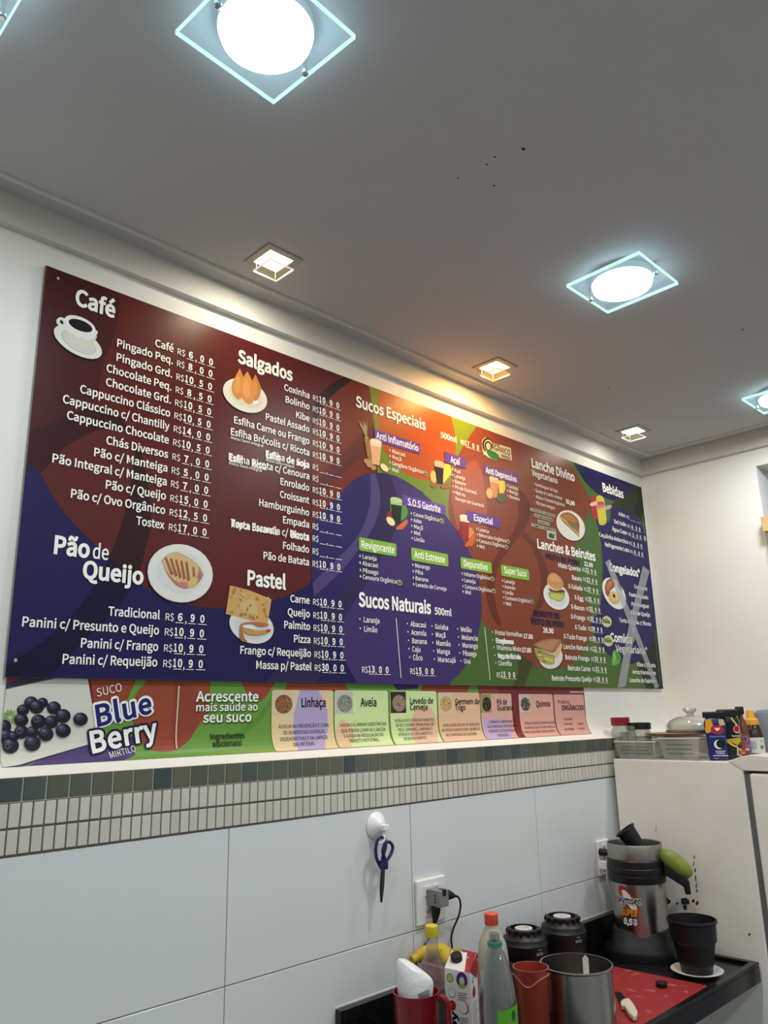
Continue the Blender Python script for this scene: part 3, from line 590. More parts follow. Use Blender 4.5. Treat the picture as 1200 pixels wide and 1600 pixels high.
rows('''1.226 2.4865 .0185|Coxinha
1.231 2.452 .0185|Bolinho
1.268 2.416 .0185|Kibe
1.165 2.383 .0185|Pastel Assado
1.065 2.348 .0185|Esfiha Carne ou Frango
1.056 2.3135 .0185|Esfiha Brócolis c/ Ricota
1.167 2.2775 .0185|Esfiha de Soja
1.052 2.244 .0185|Esfiha Ricota c/ Cenoura
1.217 2.210 .0185|Enrolado
1.216 2.174 .0185|Croissant
1.149 2.139 .0185|Hamburguinho
1.227 2.105 .0185|Empada
1.064 2.071 .0185|Torta Escarola c/ Ricota
1.228 2.035 .0185|Folhado
1.166 2.000 .0185|Pão de Batata''', 1.3165)
rows('''1.254 1.319 1.896 .0185|Carne
1.246 1.320 1.860 .0185|Queijo
1.235 1.321 1.8265 .0185|Palmito
1.267 1.322 1.792 .0185|Pizza
1.102 1.324 1.756 .0185|Frango c/ Requeijão
1.150 1.326 1.7215 .0185|Massa p/ Pastel''')
rows('''2.534 2.691 2.137 .017|Misto Quente
2.624 2.693 2.099 .017|Bauru
2.592 2.692 2.0615 .017|X-Salada
2.629 2.693 2.0215 .017|X-Egg
2.599 2.694 1.983 .017|X-Bacon
2.593 2.694 1.945 .017|X-Frango
2.614 2.695 1.906 .017|X-Tudo
2.532 2.694 1.867 .017|X-Tudo Frango
2.527 2.698 1.829 .017|Lanche Natural
2.533 2.698 1.790 .017|Beirute Frango
2.545 2.700 1.751 .017|Beirute Carne
2.435 2.704 1.7125 .017|Beirute Presunto Queijo
3.111 3.2275 2.1115 .016|Croissant
3.061 3.2275 2.073 .016|Pastel Assado
3.073 3.2275 2.034 .016|Hambúrguer
3.060 3.2275 1.9965 .016|Pão de Queijo
2.956 3.2265 1.9565 .016|Torta Escarola c/ Ricota
3.068 3.225 1.7795 .016|Kibe c/ Ricota
3.022 3.223 1.748 .016|Arroz Marroquino
2.990 3.221 1.7145 .016|Lasanha de Espinafre
3.038 3.097 2.424 .0165|Ades
2.995 3.097 2.382 .0165|Del Valle
2.970 3.097 2.346 .0165|Água Copo
2.858 3.097 2.305 .0165|Caçulinha Antarctica
2.899 3.098 2.268 .0165|Refrigerante Lata''')
for x0, x1, z in ((1.057, 1.159, 2.3025), (1.168, 1.263, 2.266), (1.053, 1.156, 2.2325)): P = sheet(); write(P, 'Massa Semi-Integral', x0, x1, z, .0075, W, .01, P.base); P.done('item_lettering', board)
# names struck over with a second lettering
for s, x0, x1, z, c in (('Esfiha', 1.170, 1.216, 2.2745, .0185), ('de soja', 1.236, 1.3150, 2.2765, .0185), ('Esfih', 1.056, 1.095, 2.2415, .0185), ('Ricota', 1.123, 1.170, 2.2405, .0185), ('Repca Bsearola', 1.066, 1.210, 2.0695, .018), ('Bizota', 1.254, 1.3165, 2.0685, .019)):
    P = sheet(); write(P, s, x0, x1, z, c, W, .045, P.base + .00003); P.done('struck_lettering', board)
for t in '''1.634 1.706 2.397|+ Abacaxi
1.634 1.688 2.378|+ Maçã
1.633 1.789 2.357|+ Gengibre Orgânico
1.632 1.675 2.336|+ Mel
1.932 1.979 2.397|+ Açaí
1.931 2.001 2.377|+ Laranja
1.932 2.002 2.357|+ Banana
1.932 2.058 2.3375|+ Pó de Guaraná
1.932 1.997 2.317|+ Mel ou
1.943 2.095 2.297|Xarope de Guaraná
1.723 1.855 2.208|+ Couve Orgânica
1.723 1.773 2.188|+ Ades
1.723 1.777 2.168|+ Maçã
1.722 1.765 2.148|+ Mel
1.723 1.783 2.1285|+ Limão
2.046 2.116 2.2075|+ Laranja
2.047 2.211 2.188|+ Beterraba Orgânica
2.046 2.199 2.1675|+ Cenoura Orgânica
2.045 2.088 2.148|+ Mel
2.236 2.305 2.3985|+ Laranja
2.236 2.303 2.3795|+ Manga
2.237 2.310 2.3595|+ Banana
1.501 1.571 2.044|+ Laranja
1.501 1.576 2.024|+ Abacaxi
1.502 1.577 2.003|+ Pêssego
1.502 1.652 1.9845|+ Cenoura Orgânica
1.722 1.805 2.044|+ Morango
1.723 1.771 2.024|+ Pêra
1.723 1.794 2.004|+ Banana
1.723 1.879 1.984|+ Levedo de Cerveja
1.957 2.107 2.043|+ Inhame Orgânico
1.957 2.028 2.022|+ Laranja
1.958 2.111 2.001|+ Cenoura Orgânica
1.957 2.002 1.983|+ Mel
2.174 2.247 2.042|+ Laranja
2.174 2.248 2.022|+ Acerola
2.173 2.235 2.002|+ Limão
2.175 2.331 1.983|+ Cenoura Orgânica
2.174 2.219 1.963|+ Mel
2.405 2.570 2.439|• Hamburguer de Soja
2.404 2.599 2.4145|• Queijo s/ Coalho Animal
2.404 2.614 2.3895|• Alface e Tomate Orgânicos
2.405 2.542 2.365|• Pão Semi-Integral'''.split('\n'):
    a, s = t.split('|'); a = list(map(float, a.split())); P = sheet(); write(P, s, a[0], a[1], a[2], .0125, W, .012, P.base); P.done('ingredient_lettering', board)
for t in '''1.499 1.578 1.8605|• Laranja
1.500 1.569 1.834|• Limão
1.692 1.776 1.8605|• Abacaxi
1.694 1.776 1.8355|• Acerola
1.695 1.777 1.8105|• Banana
1.696 1.748 1.786|• Caju
1.698 1.756 1.761|• Côco
1.801 1.879 1.8595|• Goiaba
1.802 1.865 1.8345|• Maçã
1.803 1.888 1.809|• Mamão
1.805 1.883 1.784|• Manga
1.807 1.908 1.759|• Maracujá
1.923 1.995 1.8585|• Melão
1.925 2.024 1.833|• Melancia
1.927 2.024 1.808|• Morango
1.929 2.015 1.7825|• Pêssego
1.932 1.981 1.758|• Uva
2.102 2.273 1.8585|• Frutas Vermelhas
2.102 2.220 1.832|• Framboesa
2.106 2.259 1.8085|• Vitamina Mista
2.109 2.254 1.7815|• Iogurte Batido
2.111 2.200 1.757|• Clorofila'''.split('\n'):
    a, s = t.split('|'); a = list(map(float, a.split())); P = sheet(); write(P, s, a[0], a[1], a[2], .015, W, .018, P.base); P.done('juice_lettering', board)
for s, xa, xb, z in (('Eragboeso', 2.124, 2.219, 1.8305), ('Vequrte Bstvdo', 2.128, 2.256, 1.7805)): P = sheet(); write(P, s, xa, xb, z, .0165, W, .035, P.base + .00003); P.done('struck_lettering', board)
P = sheet()
for xa, xb in ((1.646, 1.660), (2.063, 2.077)): P.face([(xa, 1.880), (xb, 1.708), (xb + .0025, 1.708), (xa + .0025, 1.880)], W, P.base)
P.done('divider_line', board)
def price(x, z, a, b, c, w=0.109, cap=.0175):
    k = w / 0.109; P = sheet()
    write(P, 'R$', x, x + .021 * k, z, cap * .9, W, .006, P.base)
    X = lambda v: x + v * k
    if a:
        if len(a) == 1: write(P, a, X(.0315), X(.0435), z + .001, cap * .95, W, .06, P.base)
        else:
            if a[0] == '1': write(P, a[0], X(.0245), X(.0325), z + .001, cap, W, .06, P.base)
            else: write(P, a[0], X(.0235), X(.0345), z + .001, cap, W, .06, P.base)
            write(P, a[1], X(.0365), X(.048), z + .001, cap, W, .06, P.base)
        write(P, b, X(.0645), X(.0755), z + .001, cap * .95, W, .05, P.base); write(P, c, X(.0905), X(.102), z + .001, cap * .95, W, .05, P.base)
    for p, q in ((.026, .047), (.0585, .079), (.0845, .109)): bar(P, X(p), X(q), z - .0045, .0015, W, P.base)
    write(P, ',', X(.0505), X(.0545), z - .002, cap, W, .02, P.base); P.done('price_lettering', board)
for z, s in ((2.4885, '6,00'), (2.456, '8,00'), (2.420, '10,50'), (2.3855, '8,50'), (2.351, '10,50'), (2.3165, '10,50'), (2.2825, '14,00'), (2.2475, '10,50'), (2.211, '7,00'), (2.1765, '5,00'), (2.1425, '7,00'), (2.107, '15,00'), (2.072, '12,50'), (2.036, '17,00'), (1.825, '6,90'), (1.7905, '10,90'), (1.754, '10,90'), (1.7195, '10,90')):
    a, b = s.split(','); price(.8935 if z > 2 else .8965, z - .001, a, b[0], b[1])
for i, z in enumerate((2.4865, 2.452, 2.416, 2.383, 2.348, 2.3135, 2.2775, 2.244, 2.210, 2.174, 2.139, 2.105, 2.071, 2.035, 2.000)):
    price(1.329, z - .001, *(('10', '9', '0') if i not in (6, 7, 11, 12, 13) else ('', '', '')), w=.107)
for i, (x, z) in enumerate(((1.331, 1.896), (1.332, 1.860), (1.333, 1.8265), (1.334, 1.792), (1.336, 1.756), (1.337, 1.7215))): price(x, z - .001, *(('10', '9', '0') if i < 5 else ('30', '0', '0')))
for i, s in enumerate('23 23 27 31 31 31 39 39 21 33 33 28'.split()): price(2.704 + .001 * i, 2.139 - .0388 * i, s, '9', '0', w=.110, cap=.0165)
for i, s in enumerate((' ', '6,50', '2,00', '3,50', '6,90')):
    z = (2.424, 2.382, 2.346, 2.305, 2.268)[i]; a, b = (s.split(',') + [''])[:2] if ',' in s else ('', '')
    price(3.108, z - .002, a, b[:1], b[1:], w=.122, cap=.0155)
price(1.507, 1.720, '13', '0', '0', w=.111); price(1.701, 1.720, '15', '0', '0', w=.110); price(2.115, 1.718, '15', '0', '0', w=.108); price(1.987, 2.5055, '17', '0', '0', w=.106)
for s, x0, x1, z, c in (('17.00', 2.279, 2.335, 1.855, .015), ('17.00', 2.264, 2.320, 1.8065, .015), ('32,90', 2.624, 2.690, 2.4065, .0165), ('21.90', 2.721, 2.787, 2.165, .0165), ('26.90', 2.401, 2.469, 1.882, .017)): P = sheet(); write(P, s, x0, x1, z, c, W, .06, P.base); P.done('price_lettering', board)
for s, x0, x1, z in (('PEITO DE PERU', 2.456, 2.688, 2.161), ('BEIRUTE DE', 2.352, 2.519, 1.939), ('PEITO DE PERU', 2.334, 2.542, 1.909)): P = sheet(); write(P, s, x0, x1, z, .0195, (24, 26, 70), .055, P.base); P.done('marker_lettering', board)
# coloured name plates of the juices
def rrect(x0, x1, z0, z1, r):
    return [(cx + r * math.cos(R(a)), cz + r * math.sin(R(a))) for cx, cz, s in ((x1 - r, z1 - r, 0), (x0 + r, z1 - r, 90), (x0 + r, z0 + r, 180), (x1 - r, z0 + r, 270)) for a in (s, s + 30, s + 60, s + 90)]
VIO, GRN = (94, 66, 150), (128, 176, 66)
for s, x0, x1, z0, z1, ta, tb, tz, c in (('Anti Inflamatório', 1.573, 1.777, 2.4205, 2.457, 1.580, 1.770, 2.4295, VIO), ('Açaí', 1.897, 2.010, 2.4205, 2.458, 1.928, 1.978, 2.427, VIO), ('S.O.S Gastrite', 1.687, 1.891, 2.235, 2.269, 1.712, 1.866, 2.240, VIO),
        ('Especial', 2.001, 2.181, 2.235, 2.271, 2.038, 2.142, 2.242, VIO), ('Anti Depressivo', 2.109, 2.311, 2.4215, 2.458, 2.118, 2.301, 2.429, VIO), ('Revigorante', 1.502, 1.656, 2.067, 2.1065, 1.511, 1.647, 2.076, GRN), ('Anti Estresse', 1.721, 1.894, 2.064, 2.105, 1.734, 1.878, 2.0745, GRN),
        ('Depurativo', 1.956, 2.121, 2.066, 2.1045, 1.972, 2.099, 2.075, GRN), ('Super Suco', 2.173, 2.339, 2.0645, 2.1045, 2.190, 2.321, 2.0765, GRN)):
    P = Print(wall_place, .00003, TD - .0001); P.face(rrect(x0, x1, z0, z1, .0025 if c == VIO else .006), c); pl = P.done('name_plate', board)
    P = sheet(); write(P, s, ta, tb, tz, .0215, W, .03, P.base); P.done('lettering', pl)
# strips of label tape
pl = None
for s, x0, x1, z0, z1 in (('TODOS OS LANCHES', 2.376, 2.538, 2.3325, 2.3455), ('ACOMPANHAM', 2.398, 2.518, 2.3125, 2.3265), ('ALFACE E', 2.419, 2.496, 2.292, 2.306), ('TOMATE ORGÂNICO', 2.376, 2.536, 2.2725, 2.286)):
    P = Print(wall_place, .00003, TD - .0001); P.face([(x0, z0), (x1, z0), (x1, z1), (x0, z1)], (190, 182, 152)); pl = P.done('label_tape', board)
    P = sheet(); write(P, s, x0 + .004, x1 - .004, z0 + .002, .0095, (34, 34, 34), .06, P.base); P.done('lettering', pl)
def seal(P, x, z, s=1.0):                          # small oval organic seal
    e = lambda rx, rz, dx=0, dz=0: [(x + dx + rx * s * math.cos(t * .349), z + dz + rz * s * math.sin(t * .349)) for t in range(18)]
    P.face(e(.0125, .0085), (168, 160, 128)); P.face(e(.0100, .0062), (96, 104, 78)); P.face(e(.0060, .003, .001, -.0015), (62, 110, 62))
    P.face(e(.0045, .0012, 0, .0035), (200, 196, 170))
for x, z in ((1.800, 2.3595), (1.869, 2.213), (2.223, 2.193), (2.211, 2.172), (1.665, 1.989), (2.120, 2.048), (2.124, 2.006), (2.344, 1.988)): P = sheet(); seal(P, x, z, 1.0); P.done('organic_seal', board)
# the square organic emblem under the label tape and the big one at the top
P = sheet()
P.face([(2.473, 2.240), (2.535, 2.240), (2.537, 2.272), (2.474, 2.272)], (196, 194, 170))
P.face([(2.483 + .021 * math.cos(t * .35) + .02, 2.2525 + .0075 * math.sin(t * .35)) for t in range(18)], (40, 92, 54)); bar(P, 2.485, 2.528, 2.2595, .0045, (50, 60, 50), P.base + .0003)
P.done('organic_emblem', board)
P = sheet(); T = lambda pts: trace('lr', pts)
P.face(T([(500, 80), (735, 150), (748, 300), (600, 262), (560, 295), (470, 260), (410, 215), (395, 120), (400, 60), (430, 25), (480, 40)]), (204, 192, 158))
P.face(ell('lr', 462, 120, 62, 88, -8), (30, 32, 30)); P.face(ell('lr', 470, 124, 50, 72, -8), (204, 192, 158)); P.face(ell('lr', 468, 128, 42, 58, -8), (22, 24, 24)); P.face(ell('lr', 470, 130, 26, 42, -8), (204, 192, 158))
P.face(T(spline([(440, 190), (500, 180), (560, 205), (600, 245), (575, 285), (530, 280), (480, 250)])), (36, 118, 62)); P.face(T([(415, 222), (440, 186), (452, 200), (425, 235)]), (220, 214, 190))
a, b = T([(512, 165), (728, 240)]); write(P, 'RGÂNICO', a[0], b[0], (a[1] + b[1]) / 2, .021, (28, 28, 28), .03, P.base + .0004)
a, b = T([(622, 250), (735, 292)]); write(P, 'BRASIL', a[0], b[0], (a[1] + b[1]) / 2, .010, (28, 28, 28), .05, P.base + .0004)
a, b = T([(520, 92), (600, 118)]); bar(P, a[0], b[0], (a[1] + b[1]) / 2 - .002, .004, (120, 112, 92), P.base + .0004)
P.done('organic_logo', board)
# two round stickers and tiny edge lettering
for cx, cy in ((66, 600), (88, 853)):
    P = sheet(); P.face(ell('con', cx, cy, 62, 74, -15), (206, 200, 150)); P.face(trace('con', [(cx - 52, cy - 18), (cx + 48, cy - 8), (cx + 46, cy + 32), (cx - 48, cy + 22)]), (206, 200, 150))
    a, b = trace('con', [(cx - 48, cy + 12), (cx + 46, cy + 28)]); write(P, 'Kids', a[0], b[0], (a[1] + b[1]) / 2, .014, (66, 86, 44), .08, P.base + .0003); P.face(ell('con', cx - 6, cy - 38, 12, 9, 0, 10), (84, 140, 60))
    P.done('round_sticker', board)
P = sheet()
zz = 2.47
for k in range(11): bar(P, 3.2545, 3.2585, 2.375 + k * .0085, .0055, (170, 172, 168), P.base)
P.face([(3.2565 + .011 * math.cos(t * .45), 2.352 + .013 * math.sin(t * .45)) for t in range(14)], (180, 184, 180))
for k in range(34): bar(P, 3.253, 3.2555, 1.715 + k * .0066, .0046 if k % 5 else .0015, (176, 178, 172), P.base)
P.done('edge_lettering', board)

# ---------------------------------------------------------------- printed food pictures on the board
def pic(name): return Print(wall_place, .00004, TD - .0004), name
def T(crop, pts, n=4): q = trace(crop, pts); return spline(q + [q[0]], n)[:-1] if n else q
# coffee cup
P, nm = pic('coffee_picture')
P.face(ell('cup', 560, 655, 520, 245, 30), (40, 24, 28)); P.face(ell('cup', 560, 650, 505, 228, 30), (222, 222, 216)); P.face(ell('cup', 575, 655, 360, 165, 30), (150, 146, 144)); P.face(ell('cup', 577, 655, 352, 158, 30), (206, 204, 200))
P.face(T('cup', [(320, 380), (880, 510), (860, 640), (740, 740), (560, 730), (400, 600)]), (212, 208, 196)); P.face(T('cup', [(300, 300), (900, 430), (870, 560), (780, 610), (640, 590), (450, 510), (320, 400)]), (226, 226, 220))
P.face(ell('cup', 240, 270, 85, 80, 20), (226, 226, 220)); P.face(T('cup', [(165, 260), (320, 210), (330, 420), (240, 370)]), (224, 222, 214)); P.face(ell('cup', 255, 283, 26, 46, -35), (44, 26, 30))
P.face(ell('cup', 600, 330, 310, 140, 24), (232, 232, 226)); P.face(ell('cup', 608, 346, 238, 98, 22), (26, 24, 28))
P.done(nm, board)
# panini on a plate (crop c2)
P, nm = pic('panini_picture')
P.face(ell('c2', 962, 540, 180, 158, 14), (50, 26, 40)); P.face(ell('c2', 965, 534, 176, 155, 14), (220, 220, 216)); P.face(ell('c2', 968, 530, 130, 112, 14), (210, 210, 208))
P.face(T('c2', [(865, 470), (900, 430), (960, 425), (1050, 480), (1085, 545), (1040, 605), (960, 610), (900, 550)]), (170, 128, 92))
P.face(T('c2', [(870, 470), (900, 430), (960, 428), (1045, 478), (1065, 520), (1030, 575), (950, 580), (890, 520)]), (206, 176, 128))
for k in range(6): P.face(T('c2', [(880 + 28 * k, 450 + 6 * k), (892 + 28 * k, 448 + 6 * k), (930 + 22 * k, 540 + 8 * k), (914 + 22 * k, 545 + 8 * k)], 0) if k < 5 else T('c2', [(1030, 500), (1040, 500), (1045, 550), (1032, 555)], 0), (150, 96, 66))
P.face(T('c2', [(945, 585), (1000, 582), (1030, 600), (985, 618)]), (190, 118, 124)); P.face(T('c2', [(1060, 530), (1088, 540), (1072, 560)]), (186, 110, 120)); P.face(T('c2', [(1010, 575), (1060, 560), (1040, 608), (1005, 606)]), (206, 180, 110))
P.done(nm, board)
# coxinhas (crop c3)
P, nm = pic('coxinha_picture')
P.face(ell('c3', 264, 450, 186, 120, 27), (54, 24, 28)); P.face(ell('c3', 264, 440, 184, 120, 27), (222, 218, 206)); P.face(ell('c3', 270, 440, 140, 84, 27), (212, 206, 194))
for pts, c in (([(345, 275), (385, 370), (380, 440), (345, 485), (315, 440), (312, 350)], (190, 124, 66)), ([(222, 228), (250, 300), (255, 400), (240, 455), (205, 470), (165, 420), (162, 350), (190, 290)], (200, 134, 72)), ([(282, 252), (320, 330), (335, 420), (325, 490), (290, 508), (245, 470), (228, 400), (245, 310)], (206, 138, 74))):
    P.face(T('c3', pts), c); cx = sum(p[0] for p in pts) / len(pts); cy = sum(p[1] for p in pts) / len(pts)
    P.face(T('c3', [(cx + (x - cx) * .55 - 8, cy + (y - cy) * .6 - 6) for x, y in pts]), tuple(min(255, v + 14) for v in c))
P.face(T('c3', [(325, 490), (355, 478), (372, 492), (335, 508)]), (236, 232, 222))
P.done(nm, board)
# pastel
P, nm = pic('pastel_picture')
P.face(ell('pas', 640, 950, 430, 310, 22), (30, 24, 60)); P.face(ell('pas', 634, 936, 428, 318, 22), (214, 214, 214)); P.face(ell('pas', 640, 940, 330, 240, 22), (204, 204, 204))
P.face(T('pas', [(232, 175), (600, 270), (1008, 435), (935, 900), (600, 830), (152, 710)], 0), (198, 160, 100)); P.face(T('pas', [(420, 520), (640, 430), (720, 560), (740, 720), (560, 680), (430, 610)]), (200, 176, 122))
rs = random.Random(3)
for k in range(46):
    x, y = rs.uniform(210, 950), rs.uniform(230, 820)
    if 0.27 * (x - 232) + 190 < y < 0.27 * (x - 152) + 690: P.face(ell('pas', x, y, rs.uniform(10, 42), rs.uniform(8, 30), rs.uniform(0, 90), 8), rs.choice([(172, 124, 66), (160, 112, 58), (214, 186, 128), (182, 136, 78)]))
P.face(T('pas', [(410, 930), (470, 880), (640, 860), (800, 870), (940, 900), (930, 935), (780, 950), (640, 900), (470, 930), (490, 1150), (545, 1215), (520, 1240), (415, 1190)]), (176, 108, 62))
P.face(T('pas', [(470, 985), (640, 1015), (800, 1020), (975, 1000), (975, 1045), (800, 1105), (620, 1105), (500, 1060)]), (196, 140, 80)); P.face(T('pas', [(900, 1010), (975, 1000), (972, 1045), (905, 1060)]), (176, 70, 52)); P.face(T('pas', [(455, 930), (600, 915), (700, 970), (640, 1000), (480, 965)]), (226, 220, 206))
P.done(nm, board)
# juices
def glassful(P, crop, tl, tr, br, bl, juice, foam):
    (x0, y0), (x1, y1), (x2, y2), (x3, y3) = tl, tr, br, bl
    P.face(T(crop, [tl, tr, br, bl], 0), juice)
    P.face(T(crop, [tl, tr, (x1 + (x2 - x1) * .22, y1 + (y2 - y1) * .22), (x0 + (x3 - x0) * .22, y0 + (y3 - y0) * .22)], 0), foam)
    P.face(ell(crop, (x0 + x1) / 2, (y0 + y1) / 2, (x1 - x0) / 2, abs(x1 - x0) * .2, 14, 16), tuple(min(255, v + 12) for v in foam))
P, nm = pic('pineapple_juice_picture')
for k in range(7): P.face(T('ls', [(170 - 6 * k, 350), (60 + 18 * k, 100 + 12 * (k % 3)), (190 - 4 * k, 330)], 0), ((150, 146, 96), (196, 178, 122), (120, 124, 80))[k % 3])
P.face(T('ls', [(140, 330), (195, 340), (225, 560), (190, 580), (160, 480)]), (150, 116, 62))
for x, y in ((160, 570), (190, 610), (235, 640), (215, 580)): P.face(ell('ls', x, y, 32, 28, 30, 12), (176, 138, 98))
glassful(P, 'ls', (195, 340), (325, 360), (300, 615), (225, 600), (222, 172, 124), (232, 208, 176)); P.face(ell('ls', 355, 642, 62, 36, 45), (150, 60, 46)); P.face(ell('ls', 355, 640, 56, 30, 45), (236, 216, 170))
P.done(nm, board)
P, nm = pic('acai_juice_picture')
for k in range(4): P.face(T('ls', [(1000 + 22 * k, 800 - 26 * k), (1010 + 14 * k, 620), (1040 + 12 * k, 610), (1050 + 14 * k, 700 - 10 * k), (1020 + 22 * k, 805 - 26 * k)]), ((228, 196, 60), (240, 212, 84))[k % 2])
P.face(ell('ls', 900, 742, 42, 72, -8), (214, 140, 50)); P.face(ell('ls', 900, 742, 34, 62, -8), (240, 190, 100))
glassful(P, 'ls', (903, 572), (1012, 600), (1000, 822), (932, 808), (38, 26, 34), (206, 170, 140))
for x, y in ((900, 835), (1010, 850), (1040, 845)): P.face(ell('ls', x, y, 40, 24, 10, 12), (150, 84, 62))
P.done(nm, board)
P, nm = pic('green_juice_picture')
P.face(T('ls', [(420, 1000), (540, 980), (610, 1100), (600, 1180), (520, 1230), (430, 1150)]), (86, 142, 70)); P.face(ell('ls', 415, 1165, 36, 46, 0), (122, 46, 42))
glassful(P, 'ls', (420, 985), (552, 1005), (535, 1260), (448, 1245), (34, 40, 32), (168, 192, 134))
P.face(ell('ls', 425, 1232, 64, 40, 48), (140, 130, 60)); P.face(ell('ls', 425, 1232, 56, 33, 48), (232, 216, 172))
for k in range(2): P.face(T('ls', [(480 + 40 * k, 1310), (590 + 12 * k, 1215), (610, 1235 + 20 * k), (520 + 30 * k, 1325)]), (204, 104, 52))
P.done(nm, board)
P, nm = pic('mango_juice_picture')
for k in range(3): P.face(T('lr', [(600 + 20 * k, 690), (590 + 22 * k, 540), (625 + 20 * k, 550), (645 + 12 * k, 640)]), ((206, 186, 70), (220, 204, 96))[k % 2])
glassful(P, 'lr', (480, 490), (590, 520), (580, 740), (510, 730), (196, 132, 68), (206, 182, 116)); P.face(ell('lr', 490, 680, 48, 68, -6), (196, 120, 56)); P.face(ell('lr', 486, 680, 36, 54, -6), (222, 178, 108)); P.face(ell('lr', 620, 735, 55, 52, 20), (74, 92, 62))
P.done(nm, board)
P, nm = pic('beetroot_juice_picture')
P.face(ell('lr', 262, 1150, 45, 70, -10), (206, 140, 70)); P.face(ell('lr', 150, 1140, 36, 46, 0), (116, 40, 44))
glassful(P, 'lr', (135, 945), (250, 965), (240, 1240), (165, 1225), (140, 44, 46), (222, 212, 190))
for k in range(2): P.face(T('lr', [(190 + 50 * k, 1300 - 10 * k), (290 + 10 * k, 1160), (315 + 6 * k, 1175), (235 + 45 * k, 1300)]), (196, 98, 50))
P.done(nm, board)
# veggie burger plate, hamburger, beirute, croissant plate, cans, leaf
P, nm = pic('veggie_burger_picture')
P.face(ell('can', 690, 620, 196, 148, 52), (70, 40, 30)); P.face(ell('can', 686, 608, 196, 148, 52), (224, 222, 214))
P.face(T('can', [(556, 500), (600, 462), (680, 460), (760, 520), (790, 600), (785, 690), (790, 745), (700, 660), (600, 570)]), (150, 98, 58)); P.face(T('can', [(580, 490), (640, 470), (710, 490), (760, 560), (720, 570), (640, 540)]), (176, 118, 68))
P.face(T('can', [(556, 505), (640, 590), (740, 680), (790, 745), (780, 700), (690, 610), (600, 520)]), (206, 164, 102)); P.face(T('can', [(640, 570), (700, 580), (760, 640), (775, 680), (700, 630)]), (116, 120, 56))
P.done(nm, board)
P, nm = pic('hamburger_picture')
P.face(ell('bur', 745, 790, 345, 268, 50), (60, 30, 26)); P.face(ell('bur', 738, 775, 348, 270, 50), (222, 220, 220)); P.face(ell('bur', 745, 780, 270, 200, 50), (210, 210, 212))
P.face(T('bur', [(545, 700), (620, 650), (780, 690), (920, 650), (940, 740), (900, 850), (800, 900), (660, 850), (590, 820)]), (150, 168, 76)); P.face(T('bur', [(600, 730), (760, 720), (900, 760), (850, 860), (740, 850), (620, 800)]), (186, 190, 102)); P.face(T('bur', [(560, 580), (700, 640), (890, 620), (930, 680), (760, 690), (600, 660)]), (104, 58, 46))
P.face(T('bur', [(510, 400), (560, 270), (670, 225), (800, 300), (890, 430), (890, 560), (800, 630), (680, 620), (560, 520)]), (196, 142, 88)); P.face(T('bur', [(560, 330), (670, 250), (790, 330), (840, 430), (720, 430), (600, 420)]), (210, 158, 104)); P.face(T('bur', [(520, 450), (600, 540), (720, 610), (830, 600), (760, 645), (640, 610), (540, 520)]), (222, 196, 136))
P.done(nm, board)
P, nm = pic('beirute_picture')
P.face(ell('bei', 285, 440, 175, 165, 20), (70, 40, 30)); P.face(ell('bei', 280, 425, 172, 178, 20), (214, 212, 206))
P.face(T('bei', [(40, 300), (120, 310), (330, 400), (420, 300), (435, 210), (340, 440), (330, 530), (200, 530), (80, 440)]), (150, 146, 84)); P.face(T('bei', [(60, 330), (180, 400), (320, 430), (325, 520), (220, 520), (110, 460)]), (178, 162, 92)); P.face(T('bei', [(90, 330), (150, 360), (140, 430), (90, 420)]), (104, 132, 66))
for x, y, c in ((150, 420, (196, 120, 88)), (220, 460, (214, 196, 110)), (280, 480, (210, 190, 104)), (190, 490, (120, 140, 70)), (120, 400, (206, 186, 140))): P.face(ell('bei', x, y, 34, 20, 20, 10), c)
P.face(T('bei', [(22, 255), (120, 200), (230, 170), (390, 170), (435, 210), (420, 290), (320, 370), (290, 375), (150, 320)]), (160, 112, 82)); P.face(T('bei', [(60, 250), (230, 200), (380, 190), (330, 290), (260, 330), (140, 290)]), (178, 130, 98)); P.face(T('bei', [(330, 380), (430, 230), (430, 330), (350, 440)]), (206, 178, 128))
P.done(nm, board)
P, nm = pic('croissant_picture')
P.face(ell('con', 165, 235, 228, 128, 62), (30, 26, 60)); P.face(ell('con', 163, 230, 226, 130, 62), (226, 222, 218)); P.face(T('con', [(40, 150), (70, 60), (130, 30), (180, 80), (160, 150), (110, 200), (120, 290), (60, 250)]), (150, 82, 52)); P.face(T('con', [(60, 140), (100, 60), (140, 90), (110, 160), (80, 200)]), (186, 116, 74))
P.face(T('con', [(200, 60), (250, 120), (270, 190), (240, 180), (205, 120)]), (138, 70, 50)); P.face(ell('con', 165, 290, 70, 90, -30), (206, 170, 112)); P.face(ell('con', 175, 270, 52, 60, -30), (222, 190, 132)); P.face(ell('con', 162, 262, 16, 30, -20, 10), (40, 30, 26))
P.done(nm, board)
P, nm = pic('drinks_can_picture')
for pts, c, c2 in (([(925, 270), (960, 262), (980, 300), (995, 430), (1000, 520), (965, 530), (935, 470), (915, 360)], (170, 50, 56), (222, 180, 176)), ([(1085, 330), (1120, 310), (1150, 360), (1155, 470), (1140, 560), (1110, 560), (1090, 470)], (56, 104, 70), (190, 150, 172)), ([(985, 275), (1020, 255), (1060, 270), (1085, 330), (1100, 470), (1105, 570), (1060, 605), (1015, 580), (1000, 460), (985, 360)], (196, 184, 80), (196, 110, 116))):
    P.face(T('can', pts), c); cx = sum(p[0] for p in pts) / len(pts); cy = sum(p[1] for p in pts) / len(pts)
    P.face(ell('can', cx, cy - 40, 24, 52, 70, 14), c2)
P.face(T('can', [(1010, 440), (1090, 440), (1090, 560), (1030, 570)]), (206, 190, 70)); P.face(T('can', [(1000, 330), (1070, 330), (1080, 360), (1005, 370)], 0), (176, 70, 96))
P.done(nm, board)
